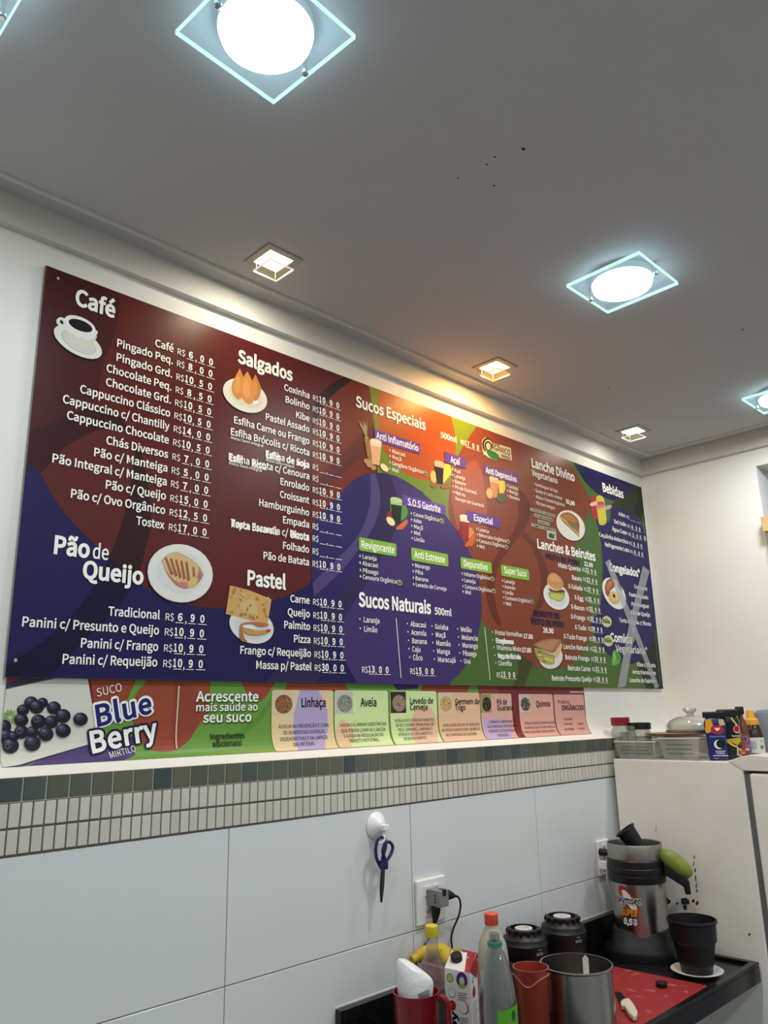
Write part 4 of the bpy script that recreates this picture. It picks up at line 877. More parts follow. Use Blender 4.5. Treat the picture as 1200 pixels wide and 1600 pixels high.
P, nm = pic('leaf_picture')
P.face(T('con', [(150, 990), (200, 975), (250, 1060), (235, 1140), (150, 1180), (128, 1110)]), (92, 158, 62)); P.face(T('con', [(155, 1000), (165, 1000), (180, 1090), (150, 1170), (160, 1090)]), (150, 196, 96)); P.face(T('con', [(200, 990), (240, 1070), (225, 1120), (195, 1060)]), (76, 136, 52))
P.face(T('con', [(405, 800), (440, 815), (420, 870), (405, 850)]), (104, 150, 70)); P.done(nm, board)
# two strips of masking tape crossed over the frozen food list
TAPE = mat('tape_film', (196, 198, 202), 0.55, alpha=0.33)
def strip(name, pts, label):
    q = [onY(820 + x * SC['c8'][2], 830 + y * SC['c8'][2], -.0133) for x, y in pts]
    bm = BM(); prism(bm, [(p.x, -.0131, p.z) for p in q], (0, -.0004, 0)); return tag(obj(name, bm, TAPE), label, 'tape', 'crossed tape on the menu board')
strip('masking_tape', [(685, 262), (725, 240), (850, 560), (1145, 1325), (1112, 1345), (800, 560)], 'translucent tape strip slanting from Congelados down to the menu lower right corner')
o = strip('masking_tape', [(1005, 295), (1062, 340), (960, 720), (858, 1322), (788, 1336), (890, 780)], 'translucent tape strip slanting from beside Congelados down left past the leaf on the menu')
for v in o.data.vertices: v.co.y -= .0006

# ---------------------------------------------------------------- the lower banner, curling out over the coved shelf
banner = thing('banner', 'long juice ingredient banner with blueberries, stuck below the menu board and curling over the shelf', 'banner', (1.6, 0, 1.515))
def surf_y(z): return -(cove(z) + .0016)
def tb(crop, pts):
    ox, oy, s = SC[crop]; out = []
    for x, y in pts:
        Y = -.004
        for _ in range(12): p = onY(ox + x * s, oy + y * s, Y); Y = .5 * Y + .5 * surf_y(p.z)
        out.append((p.x, p.z))
    return out
def elb(crop, cx, cy, rx, ry, ang=0, n=22):
    c, s = math.cos(R(ang)), math.sin(R(ang))
    return tb(crop, [(cx + rx * math.cos(t) * c - ry * math.sin(t) * s, cy + rx * math.cos(t) * s + ry * math.sin(t) * c) for t in [2 * math.pi * i / n for i in range(n)]])
NX0, NX1, NZ0, NZ1 = 0.566, 2.658, 1.5225, 1.6925
def curl(P, name, parent):
    bm = P.bm
    for z, _ in COVE:
        bmesh.ops.bisect_plane(bm, geom=bm.verts[:] + bm.edges[:] + bm.faces[:], plane_co=(0, 0, z), plane_no=(0, 0, 1))
    for v in bm.verts: v.co.y += surf_y(v.co.z)
    return obj(name, bm, INK, parent, smooth='flat')
def bfield(P, pts, rgb):
    q = clip(pts, NX0, NX1, NZ0, NZ1)
    if len(q) > 2: P.face(q, rgb)
P = Print(wall_place, .00004, 0.0)
P.face([(NX0, NZ0), (NX1, NZ0), (NX1, NZ1), (NX0, NZ1)], (104, 150, 66))
bfield(P, tb('bb', [(555, 480), (850, 440), (845, 560), (780, 590), (640, 640), (100, 660)]), (78, 62, 114)); bfield(P, tb('bb', [(540, 40), (660, 40), (640, 200), (600, 320), (580, 320)]), (104, 40, 48))
bfield(P, tb('bb', spline([(560, 40), (830, 60), (810, 180), (740, 300), (640, 360), (590, 260)])), (150, 70, 52))
bfield(P, tb('bb', spline([(940, 70), (850, 180), (830, 320), (850, 440), (930, 520), (1020, 542), (1120, 520), (1190, 450)]) + [(1300, 300), (1320, 60)]), (150, 74, 52))
bfield(P, tb('ac', spline([(-30, 40), (80, 80), (125, 180), (130, 320), (80, 440), (0, 510)]) + [(-60, 500)]), (142, 68, 54))
bfield(P, tb('ac', spline([(415, 40), (430, 100), (470, 160), (530, 200), (590, 150), (640, 70)]) + [(640, 30)]), (148, 70, 54))
bfield(P, tb('ac', [(600, 190), (620, 220), (560, 310), (460, 400), (300, 500), (230, 520), (400, 400), (520, 300)]), (92, 138, 58))
bfield(P, tb('li', [(150, 20), (540, 20), (580, 90), (100, 100)]), (150, 72, 54)); bfield(P, tb('lv', [(350, 60), (590, 60), (560, 130), (400, 140)]), (54, 46, 106)); bfield(P, tb('lv', [(620, 60), (1000, 60), (940, 170), (580, 160)]), (146, 70, 52))
bfield(P, tb('lv', [(1030, 80), (1400, 80), (1400, 200), (1040, 190)]), (136, 66, 50)); bfield(P, tb('gu', [(120, 60), (1000, 60), (1000, 600), (120, 600)]), (120, 48, 50))
# white blueberry picture card with its navy border
bfield(P, tb('bb', [(0, 60), (400, 60), (0, 150)]), (54, 58, 84)); bfield(P, tb('bb', [(0, 50), (200, 60), (20, 120)]), (130, 50, 48))
bfield(P, tb('bb', [(-40, 160), (380, 68), (548, 70), (598, 360), (560, 495), (110, 640), (-40, 640)]), (54, 58, 84))
bfield(P, tb('bb', [(-40, 165), (390, 70), (546, 74), (600, 380), (560, 490), (120, 620), (-60, 650)]), (214, 214, 202))
curl(P, 'artwork', banner)
P = Print(wall_place, .00004, .0016)
for k in range(12):
    a = R(k * 30); q = tb('ber', [(110 + 12 * math.cos(a + .5), 430 + 12 * math.sin(a + .5)), (110 + 95 * math.cos(a), 425 + 95 * math.sin(a)), (110 + 60 * math.cos(a + .4), 425 + 60 * math.sin(a + .4))])
    bfield(P, q, ((122, 178, 66), (104, 158, 54))[k % 2])
for x, y, r in ((340, 270, 78), (465, 270, 62), (400, 315, 82), (250, 350, 68), (590, 325, 78), (690, 415, 84), (40, 530, 80), (230, 460, 78), (560, 480, 78), (420, 475, 84), (60, 640, 90), (230, 590, 80), (500, 615, 84), (690, 575, 84), (350, 590, 70), (110, 740, 92), (350, 715, 92), (880, 450, 80), (140, 640, 60)):
    bfield(P, elb('ber', x, y, r, r * .92), (34, 34, 46)); bfield(P, elb('ber', x - r * .22, y - r * .3, r * .6, r * .5), (62, 62, 82)); bfield(P, elb('ber', x - r * .3, y - r * .45, r * .3, r * .22), (104, 104, 128))
for x, y in ((385, 455), (200, 585), (70, 750)): bfield(P, elb('ber', x, y, 34, 30), (96, 84, 96)); bfield(P, elb('ber', x, y, 18, 15), (28, 28, 36))
curl(P, 'blueberry_picture', banner)
def bwrite(P, s, crop, x0, y0, x1, y1, cap, rgb, bold=.03, dep=.0022, turn=False, grow=0.0, track=0.0):
    (ax, az), (bx, bz) = tb(crop, [(x0, y0), (x1, y1)]); sl = (bz - az) / (bx - ax) if turn else 0.0
    write(P, s, ax - grow, bx + grow, (az if turn else (az + bz) / 2), cap, rgb, bold, dep, sl, -sl, track)
P = Print(wall_place, .00003, 0.0)
bwrite(P, 'SUCO', 'bb', 605, 195, 760, 158, .0165, W, .0, turn=True)
for s, x0, y0, x1, y1, cap, c0, c1, g in (('Blue', 606, 380, 950, 292, .0415, W, (36, 36, 110), .0050), ('Berry', 574, 545, 985, 452, .041, (30, 28, 62), W, .0046)):
    h = 0 if s == 'Blue' else .0007
    bwrite(P, s, 'bb', x0, y0, x1, y1, cap, c0, .145, .0022 + h, True, g, .06); bwrite(P, s, 'bb', x0, y0, x1, y1, cap, c1, .045, .0025 + h, True, 0.0, .06)
bwrite(P, 'MIRTILO', 'bb', 692, 580, 848, 535, .0125, W, -.005, turn=True)
q = tb('bb', [(1112, 128), (1120, 128), (1106, 520), (1098, 520)]); P.face(q, (226, 206, 160), .0022)
for s, x0, y0, x1, y1, c, b in (('Acrescente', 108, 195, 527, 197, .0225, .035), ('mais saúde ao', 110, 262, 522, 257, .0175, .025), ('seu suco', 155, 338, 480, 330, .0215, .035)):
    bwrite(P, s, 'ac', x0 + 5, y0 + 4, x1 + 5, y1 + 5, c, (52, 84, 40), b + .02, .0021); bwrite(P, s, 'ac', x0, y0, x1, y1, c, W, b, .0023)
for s, x0, y0, x1, y1 in (('Ingredientes', 207, 448, 437, 443), ('adicionais!', 222, 497, 420, 493)): bwrite(P, s, 'ac', x0, y0, x1, y1, .0125, (30, 36, 26), .03)
curl(P, 'lettering', banner)
# pale ingredient cards
CARDS = [('li', (28, 85), (470, 85), (486, 490), (32, 510)), ('li', (482, 85), (865, 90), (880, 462), (490, 488)), ('lv', (352, 145), (715, 152), (740, 530), (368, 548)), ('lv', (728, 155), (1055, 165), (1080, 520), (748, 532)), ('lv', (1066, 165), (1300, 172), (1335, 505), (1085, 522)), ('gu', (312, 145), (632, 150), (676, 535), (352, 552)), ('gu', (640, 150), (925, 152), (975, 525), (688, 534))]
DK = (34, 28, 44)
TXT = [
 [('Linhaça', 'li', 232, 208, 406, 202, .022, .03), ('AUXILIA NA PREVENÇÃO E CURA', 'li', 66, 358, 428, 350, .0088, .0), ('DE NUMEROSAS DOENÇAS', 'li', 104, 402, 400, 395, .0088, .0), ('DEGENERATIVAS E NA LIMPEZA', 'li', 80, 448, 424, 440, .0088, .0), ('DAS ARTÉRIAS.', 'li', 178, 488, 335, 482, .0088, .0)],
 [('Aveia', 'li', 658, 202, 772, 200, .022, .03), ('AJUDA A ELIMINAR SUBSTÂNCIAS', 'li', 513, 345, 844, 340, .0088, .0), ('QUE PODEM LEVAR AO CÂNCER', 'li', 520, 388, 836, 380, .0088, .0), ('E AJUDA NA REGULAÇÃO DO', 'li', 540, 424, 826, 418, .0088, .0), ('TRÂNSITO INTESTINAL.', 'li', 578, 462, 800, 452, .0088, .0)],
 [('Levedo de', 'lv', 500, 246, 680, 248, .0165, .025), ('Cerveja', 'lv', 500, 295, 636, 297, .0165, .025), ('AUXILIA NOS CASOS DE DIABETES,', 'lv', 380, 388, 692, 386, .0082, .0), ('ACNE E DEMAIS PROBLEMAS DE', 'lv', 388, 424, 688, 422, .0082, .0), ('PELE, GRAVIDEZ, ANEMIAS E', 'lv', 408, 460, 676, 456, .0082, .0), ('ATRASOS DE CRESCIMENTO E', 'lv', 410, 496, 680, 492, .0082, .0), ('DESENVOLVIMENTO.', 'lv', 455, 530, 640, 526, .0082, .0)],
 [('Germem de', 'lv', 852, 250, 1042, 252, .0165, .025), ('Trigo', 'lv', 852, 297, 932, 298, .0165, .025), ('AUXILIA NAS DIETAS DE REDUÇÃO', 'lv', 756, 424, 1044, 420, .0082, .0), ('DE PESO E EXERCE PAPEL BENÉFICO', 'lv', 752, 462, 1050, 458, .0082, .0), ('NO CONTROLE DA GLICEMIA.', 'lv', 784, 500, 1030, 494, .0082, .0)],
 [('Pó de', 'gu', 95, 244, 190, 244, .0165, .025), ('Guaraná', 'gu', 97, 297, 246, 300, .0165, .025), ('COMBATE A OBESIDADE E É', 'gu', 22, 418, 272, 414, .0078, .0), ('UM PODEROSO ANTIOXIDANTE', 'gu', 8, 462, 288, 456, .0078, .0), ('ENERGÉTICO QUE DÁ MUITA', 'gu', 22, 504, 284, 498, .0078, .0), ('DISPOSIÇÃO.', 'gu', 108, 545, 214, 540, .0078, .0)],
 [('Quinoa', 'gu', 462, 262, 592, 264, .019, .03), ('POSSUI TODOS OS AMINOÁCIDOS', 'gu', 356, 430, 636, 424, .0078, .0), ('ESSENCIAIS QUE O CORPO PRECISA', 'gu', 354, 472, 640, 466, .0078, .0), ('PARA FUNCIONAR CORRETAMENTE.', 'gu', 356, 514, 650, 504, .0078, .0)],
 [('Produtos', 'gu', 668, 234, 776, 238, .013, -.004), ('ORGÂNICOS!', 'gu', 702, 296, 910, 296, .0165, .03), ('• GENGIBRE', 'gu', 708, 392, 802, 390, .0072, .0), ('• CENOURA', 'gu', 714, 440, 804, 436, .0072, .0), ('• BETERRABA', 'gu', 720, 488, 824, 482, .0072, .0), ('• COUVE', 'gu', 840, 438, 906, 434, .0072, .0), ('• INHAME', 'gu', 848, 482, 922, 476, .0072, .0)]]
CC = [[((0, 0, 1, 1), (222, 200, 156)), ((.34, 0, .9, 1), (176, 160, 200))], [((0, 0, 1, 1), (206, 224, 160)), ((0, .0, .32, .48), (222, 190, 150))], [((0, 0, 1, 1), (206, 224, 160)), ((.42, 0, 1, .7), (224, 184, 154))], [((0, 0, 1, 1), (224, 184, 150))], [((0, 0, 1, 1), (216, 168, 154)), ((0, 0, .9, .45), (190, 164, 198))], [((0, 0, 1, 1), (220, 166, 150))], [((0, 0, 1, 1), (216, 160, 148))]]
IMG = [((140, 96, 62), (96, 62, 42)), ((136, 140, 130), (92, 98, 92)), ((150, 128, 106), (62, 46, 44)), ((196, 158, 100), (92, 60, 40)), ((52, 44, 30), (156, 140, 96)), ((84, 80, 76), (196, 186, 176)), None]
for i, (crop, a, b, c, d) in enumerate(CARDS):
    q = tb(crop, [a, b, c, d]); x0, x1 = (q[0][0] + q[3][0]) / 2, (q[1][0] + q[2][0]) / 2; z0, z1 = NZ0, (q[0][1] + q[1][1]) / 2
    P = Print(wall_place, .00003, .0016); L = lambda u, v: (x0 + (x1 - x0) * u, z0 + (z1 - z0) * v)
    P.face(rrect(x0, x1, z0, z1, .006) if False else [(x0, z0), (x1, z0), (x1, z1 - .005), (x1 - .005, z1), (x0 + .005, z1), (x0, z1 - .005)], CC[i][0][1])
    for (u0, v0, u1, v1), col in CC[i][1:]:
        P.face([L(u0, v0), L(u1 - .12, v0), L(u1, v0 + (v1 - v0) * .3), L(u1, v0 + (v1 - v0) * .65), L(u1 - .15, v1), L(u0 + .1, v1), L(u0 - .0, v0 + (v1 - v0) * .6)], col)
    if IMG[i]:
        ca, cb = IMG[i]; zb = z1 - (z1 - z0) * .42; xb = x0 + (x1 - x0) * .33
        P.face([(x0 + .002, zb), (xb, zb), (xb, z1 - .002), (x0 + .002, z1 - .002)], (212, 196, 166) if i in (0, 3) else cb if i in (2, 4) else (196, 190, 180))
        rs = random.Random(i + 20); cx, cz = (x0 + xb) / 2 + .004, (zb + z1) / 2 - .004; rw, rh = (xb - x0) * .42, (z1 - zb) * .38
        P.face([(cx + rw * math.cos(t * .4), cz + rh * math.sin(t * .4)) for t in range(16)], ca)
        for k in range(26 if i != 2 else 8):
            t, r = rs.uniform(0, 6.28), rs.uniform(0, .85) ** .5; ex, ez = cx + rw * r * math.cos(t), cz + rh * r * math.sin(t); w = .0035
            P.face([(ex - w, ez), (ex, ez - w * .6), (ex + w, ez), (ex, ez + w * .6)], rs.choice([ca, cb, tuple(min(255, v + 40) for v in ca)]))
    card = curl(P, 'ingredient_card', banner)
    P = Print(wall_place, .00003, 0.0)
    for s, cr, ax, ay, bx_, by, cap, bold in TXT[i]: bwrite(P, s, cr, ax, ay, bx_, by, cap, DK, bold, .0026)
    curl(P, 'lettering', card)
P = Print(wall_place, .00003, 0.0); q = tb('gu', [(778, 118), (918, 138)]); 
for k in range(12): bar(P, q[0][0] + k * (q[1][0] - q[0][0]) / 12, q[0][0] + (k + .7) * (q[1][0] - q[0][0]) / 12, (q[0][1] + q[1][1]) / 2 - .003, .006, (210, 190, 186), .0022)
curl(P, 'edge_lettering', banner)

# ---------------------------------------------------------------- ceiling lamps
FROST = lit_glass('lamp_glass', (228, 240, 244), (186, 204, 214), 0.19)
EDGE = mat('lamp_glass_edge', (70, 90, 84), 0.1, emit=(205, 255, 244), estr=1.1)
CHROME = mat('chrome', (225, 225, 225), 0.12, 1.0)
BULB = mat('lamp_lens', (255, 255, 255), 0.4, emit=(242, 250, 255), estr=14)
WHITE = mat('white_plastic', (236, 236, 232), 0.4)
SCREWS = [((.093, .006), (-.093, .006)), ((-.006, .093), (.004, -.093)), ((.006, .093), (-.006, -.093)), ((.093, .03), (-.093, -.03))]
def square_lamp(x, y, power, label):
    t = thing('ceiling_lamp', label, 'ceiling lamp', (x, y, CEIL), 'glass plate ceiling lamps')
    zt, zb, h = CEIL - .022, CEIL - .030, .1055
    bm = BM(); box(bm, x - h, x + h, y - h, y + h, zb, zt); obj('glass_plate', bm, FROST, t)
    bm = BM(); e = .0014
    for x0, x1, y0, y1 in ((-h, h, -h, -h + e), (-h, h, h - e, h), (-h, -h + e, -h + e, h - e), (h - e, h, -h + e, h - e)): box(bm, x + x0, x + x1, y + y0, y + y1, zb - .0006, zt + .0006)
    obj('glass_rim', bm, EDGE, t)
    bm = BM(); lathe(bm, [(.074, CEIL), (.080, CEIL - .002), (.080, zt + .0006), (.0775, zt + .0006), (.0775, zt + .003)], (x, y, 0), 48); obj('housing', bm, WHITE, t, smooth=True)
    bm = BM(); lathe(bm, [(.0765, zb - .0006), (.0755, zb - .004), (.05, zb - .0055), (0, zb - .006)], (x, y, 0), 48); obj('lens', bm, BULB, t, smooth=True)
    for sx, sy in SCREWS[LAMPS.index((x, y))]:
        bm = BM(); lathe(bm, [(0, CEIL), (.004, CEIL - .001), (.004, zb - .001), (.0065, zb - .001), (.0065, zb - .007), (.004, zb - .009), (0, zb - .009)], (x + sx, y + sy, 0), 16); obj('screw', bm, CHROME, t, smooth=True)
    area('lamp_light', (x, y, zb - .0068), power, LAMP_C, .14, t)
    return t
big = square_lamp(*LAMPS[0], LAMP_W[0], 'largest square glass ceiling lamp, at the top of the picture above the coffee list')
big.rotation_euler.z = R(3.6)
square_lamp(*LAMPS[1], LAMP_W[1], 'square glass ceiling lamp with bright round lens, between the big lamp and the right wall')
square_lamp(*LAMPS[2], LAMP_W[2], 'square glass ceiling lamp cut off by the right edge of the picture')
square_lamp(*LAMPS[3], LAMP_W[3], 'square glass ceiling lamp barely showing in the top left corner')
STEELW = mat('spot_trim', (168, 160, 150), 0.5, 0.0)
for i, ((x, y, w, c), lb) in enumerate(zip(SPOTS, ('small square recessed downlight nearest the left end of the menu board', 'orange glowing recessed downlight above the juice section of the menu', 'small square recessed downlight nearest the right wall'))):
    t = thing('recessed_downlight', lb, 'downlight', (x, y, CEIL), 'downlights along the menu board')
    bm = BM(); h, g = .054, .036
    for x0, x1, y0, y1 in ((-h, h, -h, -g), (-h, h, g, h), (-h, -g, -g, g), (g, h, -g, g)): box(bm, x + x0, x + x1, y + y0, y + y1, CEIL - .004, CEIL)
    obj('trim_frame', bm, STEELW, t)
    bm = BM(); box(bm, x - g, x + g, y - g, y + g, CEIL - .0045 if i == 1 else CEIL - .0025, CEIL); ec = tuple(int(255 * v ** .45) for v in c); obj('lens', bm, mat('spot_lens%d' % i, (255, 250, 240), .4, emit=ec, estr=16), t)
    bm = BM(); box(bm, x - .037, x + .037, y - .037, y + .037, CEIL - .031, CEIL - .028); obj('glass_pane', bm, lit_glass('spot_glass%d' % i, (240, 234, 214), ec, (.08, .28, .10)[i]), t)
    bm = BM(); q = .037
    for x0, x1, y0, y1 in ((-q, q, -q, -q + .002), (-q, q, q - .002, q), (-q, -q + .002, -q, q), (q - .002, q, -q, q)): box(bm, x + x0, x + x1, y + y0, y + y1, CEIL - .0315, CEIL - .0275)
    obj('pane_edge', bm, mat('pane_edge%d' % i, (50, 46, 40), .3, emit=ec, estr=.75), t)
    bm = BM()
    for sx in (-.03, .03): tube(bm, [(x + sx, y + .032, CEIL - .0275), (x + sx, y + .032, CEIL)], .0008, 6)
    obj('pane_post', bm, mat('post_dark', (70, 66, 60), .5), t)
    area('spot_light', (x, y, CEIL - .006), w, c, .065, t, 'SQUARE')

# ---------------------------------------------------------------- worktop
GRANITE = mat('black_granite', (16, 16, 17), 0.25, noise=(220, (52, 52, 54), 0.56, 0.72))
CX0, CX1, CY0, CY1, CT = 1.36, 2.68, -.522, YT - .0065, .836
wt = thing('worktop', 'black granite worktop with raised edges along the tiled wall', 'worktop', (2.0, -.29, .78))
bm = BM(); box(bm, CX0, CX1, CY0, CY1, .79, CT); obj('slab', bm, GRANITE, wt, bevel=.003)
bm = BM(); box(bm, CX0, CX1, CY0, CY0 + .022, CT, CT + .010); box(bm, CX1 - .022, CX1, CY0 + .022, CY1 - .0205, CT, CT + .010); obj('raised_edge', bm, GRANITE, wt, bevel=.002)
bm = BM(); box(bm, CX0, CX1, CY1 - .02, CY1, CT + .0005, .934); up = tag(obj('upstand', bm, GRANITE, None, bevel=.002), 'black granite upstand strip along the tiles behind the worktop', 'upstand')
bm = BM()
for x in (1.5, 2.05, 2.6): prism(bm, [(x - .012, CY1, .79), (x - .012, CY0 + .08, .79), (x - .012, CY1, .5)], (.024, 0, 0))
obj('bracket', bm, mat('bracket_paint', (30, 30, 30), .5), wt)
bm = BM(); box(bm, CX0 + .002, CX1, CY1 + .001, CY1 + .0035, .934, .9375); struct(obj('trim_6', bm, WHITE))

# ---------------------------------------------------------------- refrigerator
ENAMEL = mat('fridge_enamel', (234, 233, 227), 0.3, noise=(6, (228, 226, 218), .4, .7))
FX, FT = 2.69, 1.432
fr = thing('refrigerator', 'white refrigerator with chipped paint on its side, standing right of the worktop', 'refrigerator', (2.98, -.32, 0))
bm = BM(); box(bm, FX, 3.27, -.545, -.08, .02, FT); obj('body', bm, ENAMEL, fr, bevel=.004)
bm = BM(); box(bm, FX + .008, 3.262, -.562, -.545, .03, 1.40); obj('door_gasket', bm, mat('gasket', (96, 98, 96), .7), fr)
bm = BM(); box(bm, FX, 3.27, -.625, -.562, .03, 1.398); dr = obj('door', bm, ENAMEL, fr, bevel=.008)
bm = BM(); box(bm, FX + .03, FX + .05, -.65, -.625, .9, 1.25); obj('handle', bm, mat('handle_grey', (150, 150, 148), .4), dr, bevel=.006)
bm = BM(); prism(bm, [(FX - .003, y, z) for y, z in ((-.500, 1.4335), (-.545, 1.449), (-.575, 1.455), (-.660, 1.449), (-.668, 1.436), (-.660, 1.405), (-.548, 1.405))], (.583, 0, 0)); obj('top_cap', bm, mat('cap_plastic', (222, 220, 210), .35), fr, bevel=.003)
bm = BM(); rs = random.Random(5)
def chip(px, py, w, h):
    n = 9; pts = []
    for k in range(n):
        a = 6.283 * k / n; q = onX(px + w * math.cos(a) * rs.uniform(.45, 1.1), py + h * math.sin(a) * rs.uniform(.45, 1.1), FX - .0004); pts.append(bm.verts.new(q))
    bm.faces.new(pts)
for px, py, w, h in ((1042, 1407, 7, 6), (1070, 1410, 11, 7), (1070, 1418, 5, 6), (1083, 1408, 4, 4), (1089, 1411, 3, 4), (1085, 1340, 1.2, 5), (1084, 1350, 1.2, 5), (1086, 1360, 1.2, 6), (1087, 1372, 1.4, 6), (1088, 1384, 1.2, 5), (1089, 1392, 1.4, 3), (1037, 1390, 1, 5), (1025, 1297, .5, 8), (1171, 1460, 2, 3), (1190, 1378, 1, 4), (1191, 1390, 1, 3), (1058, 1412, 2, 3)): chip(px, py, w, h)
obj('chipped_paint', bm, mat('bare_patch', (52, 50, 48), .7), fr)

# ---------------------------------------------------------------- things on the refrigerator
CLEAR = film('clear_plastic', (206, 208, 202), .68, .12, .5)
def basket(x0, x1, y0, y1, h, label):
    t = thing('plastic_basket', label, 'basket', ((x0 + x1) / 2, (y0 + y1) / 2, FT), 'clear baskets on the refrigerator')
    bm = BM(); z0, z1, f = FT + .001, FT + h, .012
    def wall(a, b, c, d): bm.faces.new([bm.verts.new(p) for p in (a, b, c, d)])
    A = [(x0 + f, y0 + f), (x1 - f, y0 + f), (x1 - f, y1 - f), (x0 + f, y1 - f)]; B = [(x0, y0), (x1, y0), (x1, y1), (x0, y1)]
    for i in range(4):
        j = (i + 1) % 4; wall((*A[i], z0), (*A[j], z0), (*B[j], z1), (*B[i], z1))
    wall(*[(*p, z0) for p in A]); obj('tub', bm, CLEAR, t)
    bm = BM()
    for i in range(4):
        j = (i + 1) % 4; tube(bm, [(*B[i], z1), (*B[j], z1)], .003, 8)
    obj('rim', bm, film('clear_rim', (226, 228, 224), .3), t)
    bm = BM(); n = 9
    for r_ in range(3):
        z = z0 + h * (.28 + .2 * r_)
        for k in range(n):
            y = y0 + .025 + (y1 - y0 - .05) * (k + .5 * (r_ % 2)) / n; xx = x0 + f * (1 - (z - z0) / h) - .0006
            bm.faces.new([bm.verts.new(p) for p in ((xx, y, z - .002), (xx, y + .009, z + .001), (xx, y + .009, z + .004), (xx, y, z + .001))])
    obj('slots', bm, mat('slot_dark', (84, 84, 80), .8), t)
basket(2.70, 2.95, -.245, -.085, .060, 'clear perforated plastic basket at the back of the refrigerator holding jars')
basket(2.70, 2.93, -.405, -.258, .072, 'clear perforated plastic basket under the plate and glass lid')
def at(px, py, x): p = onX(px, py, x); return p
def lathe_thing(name, label, cat, c, parts, group=None):
    t = thing(name, label, cat, c, group)
    for nm, prof, m, *rest in parts:
        bm = BM(); lathe(bm, prof, (0, 0, 0), 36); bmesh.ops.translate(bm, verts=bm.verts, vec=Vector(c)); obj(nm, bm, m, t, smooth=True)
    return t
GLASS = film('jar_glass', (206, 210, 204), .75, .04, .7)
z0 = FT + .004
def jar(px, x, r, h, lidh, lidm, content, label, name='storage_jar'):
    p = at(px, 1150, x); c = (x, p.y, z0)
    parts = [('jar_body', [(0, 0), (r * .95, 0), (r, .006), (r, h * .8), (r * .8, h), (r * .8, h + .002)], GLASS), ('lid', [(r * .84, h), (r * .95, h), (r * .97, h + lidh), (r * .9, h + lidh + .002), (0, h + lidh + .002)], lidm)]
    if content: parts.append(('contents', [(0, .003), (r * .93, .003), (r * .93, h * .55), (0, h * .6)], content))
    return lathe_thing(name, label, 'jar', c, parts, 'jars in the basket')
jar(971, 2.77, .036, .112, .028, mat('red_lid', (128, 30, 36), .4), mat('grey_contents', (180, 180, 172), .7), 'glass jar with a dark red lid in the left basket on the refrigerator')
jar(1001, 2.79, .042, .098, .022, mat('black_lid', (24, 24, 26), .35), mat('seed_contents', (120, 112, 92), .8, noise=(90, (196, 190, 170), .4, .6)), 'squat glass jar with a black lid in the left basket on the refrigerator')
jar(987, 2.735, .016, .096, .012, mat('grey_lid', (92, 94, 92), .4), mat('pale_contents', (200, 200, 192), .7), 'small jar with a dark grey lid in front of the red lidded jar')
p = at(956, 1150, 2.76); lathe_thing('plastic_cup', 'grey translucent plastic cup at the left end of the basket', 'cup', (2.731, -.112, z0), [('cup', [(0, 0), (.014, 0), (.018, .09), (.017, .09), (.013, .003), (0, .003)], film('grey_cup', (150, 152, 150), .25))])
PLX, PLZ = 2.83, FT + .0755
pc = at(1060, 1150, PLX); lc = at(1082, 1150, 2.85)
pl = lathe_thing('serving_plate', 'copper pink serving plate lying on the right basket', 'plate', (PLX, pc.y, PLZ), [('plate', [(0, 0), (.075, 0), (.116, .010), (.118, .012), (.115, .013), (.075, .004), (0, .004)], mat('copper_plate', (176, 128, 112), .35, .3))])
lid = lathe_thing('glass_lid', 'clear glass pan lid with a round knob lying on the serving plate', 'pan lid', (2.85, lc.y, PLZ + .013), [('dome', [(.086, .004), (.088, .010), (.087, .028), (.075, .042), (.050, .054), (.02, .060), (0, .061)], film('lid_glass', (222, 226, 220), .5, .05, .8)), ('steel_rim', [(.086, .000), (.091, .002), (.091, .008), (.086, .010)], mat('dull_steel', (140, 140, 138), .3, .9)), ('knob', [(0, .060), (.012, .061), (.013, .068), (.022, .073), (.025, .080), (.022, .086), (0, .087)], film('knob_glass', (216, 220, 214), .55, .05, .9))])
# pouches and bottles
VD = Vector((.90, .43, 0)).normalized(); VR = Vector((VD.y, -VD.x, 0))          # away from and across the view
def facing(px, x, z):
    p = at(px, 1180, x); return Vector((x, p.y, z))
def flat_bottle(px, x, w, d, h, body, cap, label, deco, name='coffee_bottle', group=None):
    c = facing(px, x, FT + .002); t = thing(name, label, 'bottle', c, group); f = VR; n = VD
    prof = [(.80, 0), (.84, .02), (.88, .45), (1.0, .72), (1.0, .76), (.78, .86), (.74, .87)]
    bm = BM(); rings = []
    for s, k in prof:
        ring = []
        for i in range(20):
            a = 2 * math.pi * i / 20; ca, sa = math.cos(a), math.sin(a); e = 2 / 5
            px_ = math.copysign(abs(ca) ** e, ca) * w / 2 * s; py_ = math.copysign(abs(sa) ** e, sa) * d / 2 * s
            ring.append(bm.verts.new(c + f * px_ + n * py_ + Vector((0, 0, h * k))))
        rings.append(ring)
    for a, b in zip(rings, rings[1:]):
        for i in range(20): bm.faces.new((a[i], a[(i + 1) % 20], b[(i + 1) % 20], b[i]))
    bm.faces.new(rings[0]); bm.faces.new(rings[-1]); obj('bottle_body', bm, body, t, smooth=True)
    bm = BM(); obox(bm, c + Vector((0, 0, h * .935)), f * (w * .50), n * (d * .45), Vector((0, 0, h * .065))); obj('cap', bm, cap, t, bevel=.003)
    def place(a, z, dd): return c + f * (a * w) - n * (d / 2 * (1.02 if z > .5 else .95) + dd) + Vector((0, 0, z * h))
    P = Print(place, .0002, .0008); deco(P); P.done('label_print', t); return t
def circ(x, y, rx, ry, n=18): return [(x + rx * math.cos(6.2832 * k / n), y + ry * math.sin(6.2832 * k / n)) for k in range(n)]
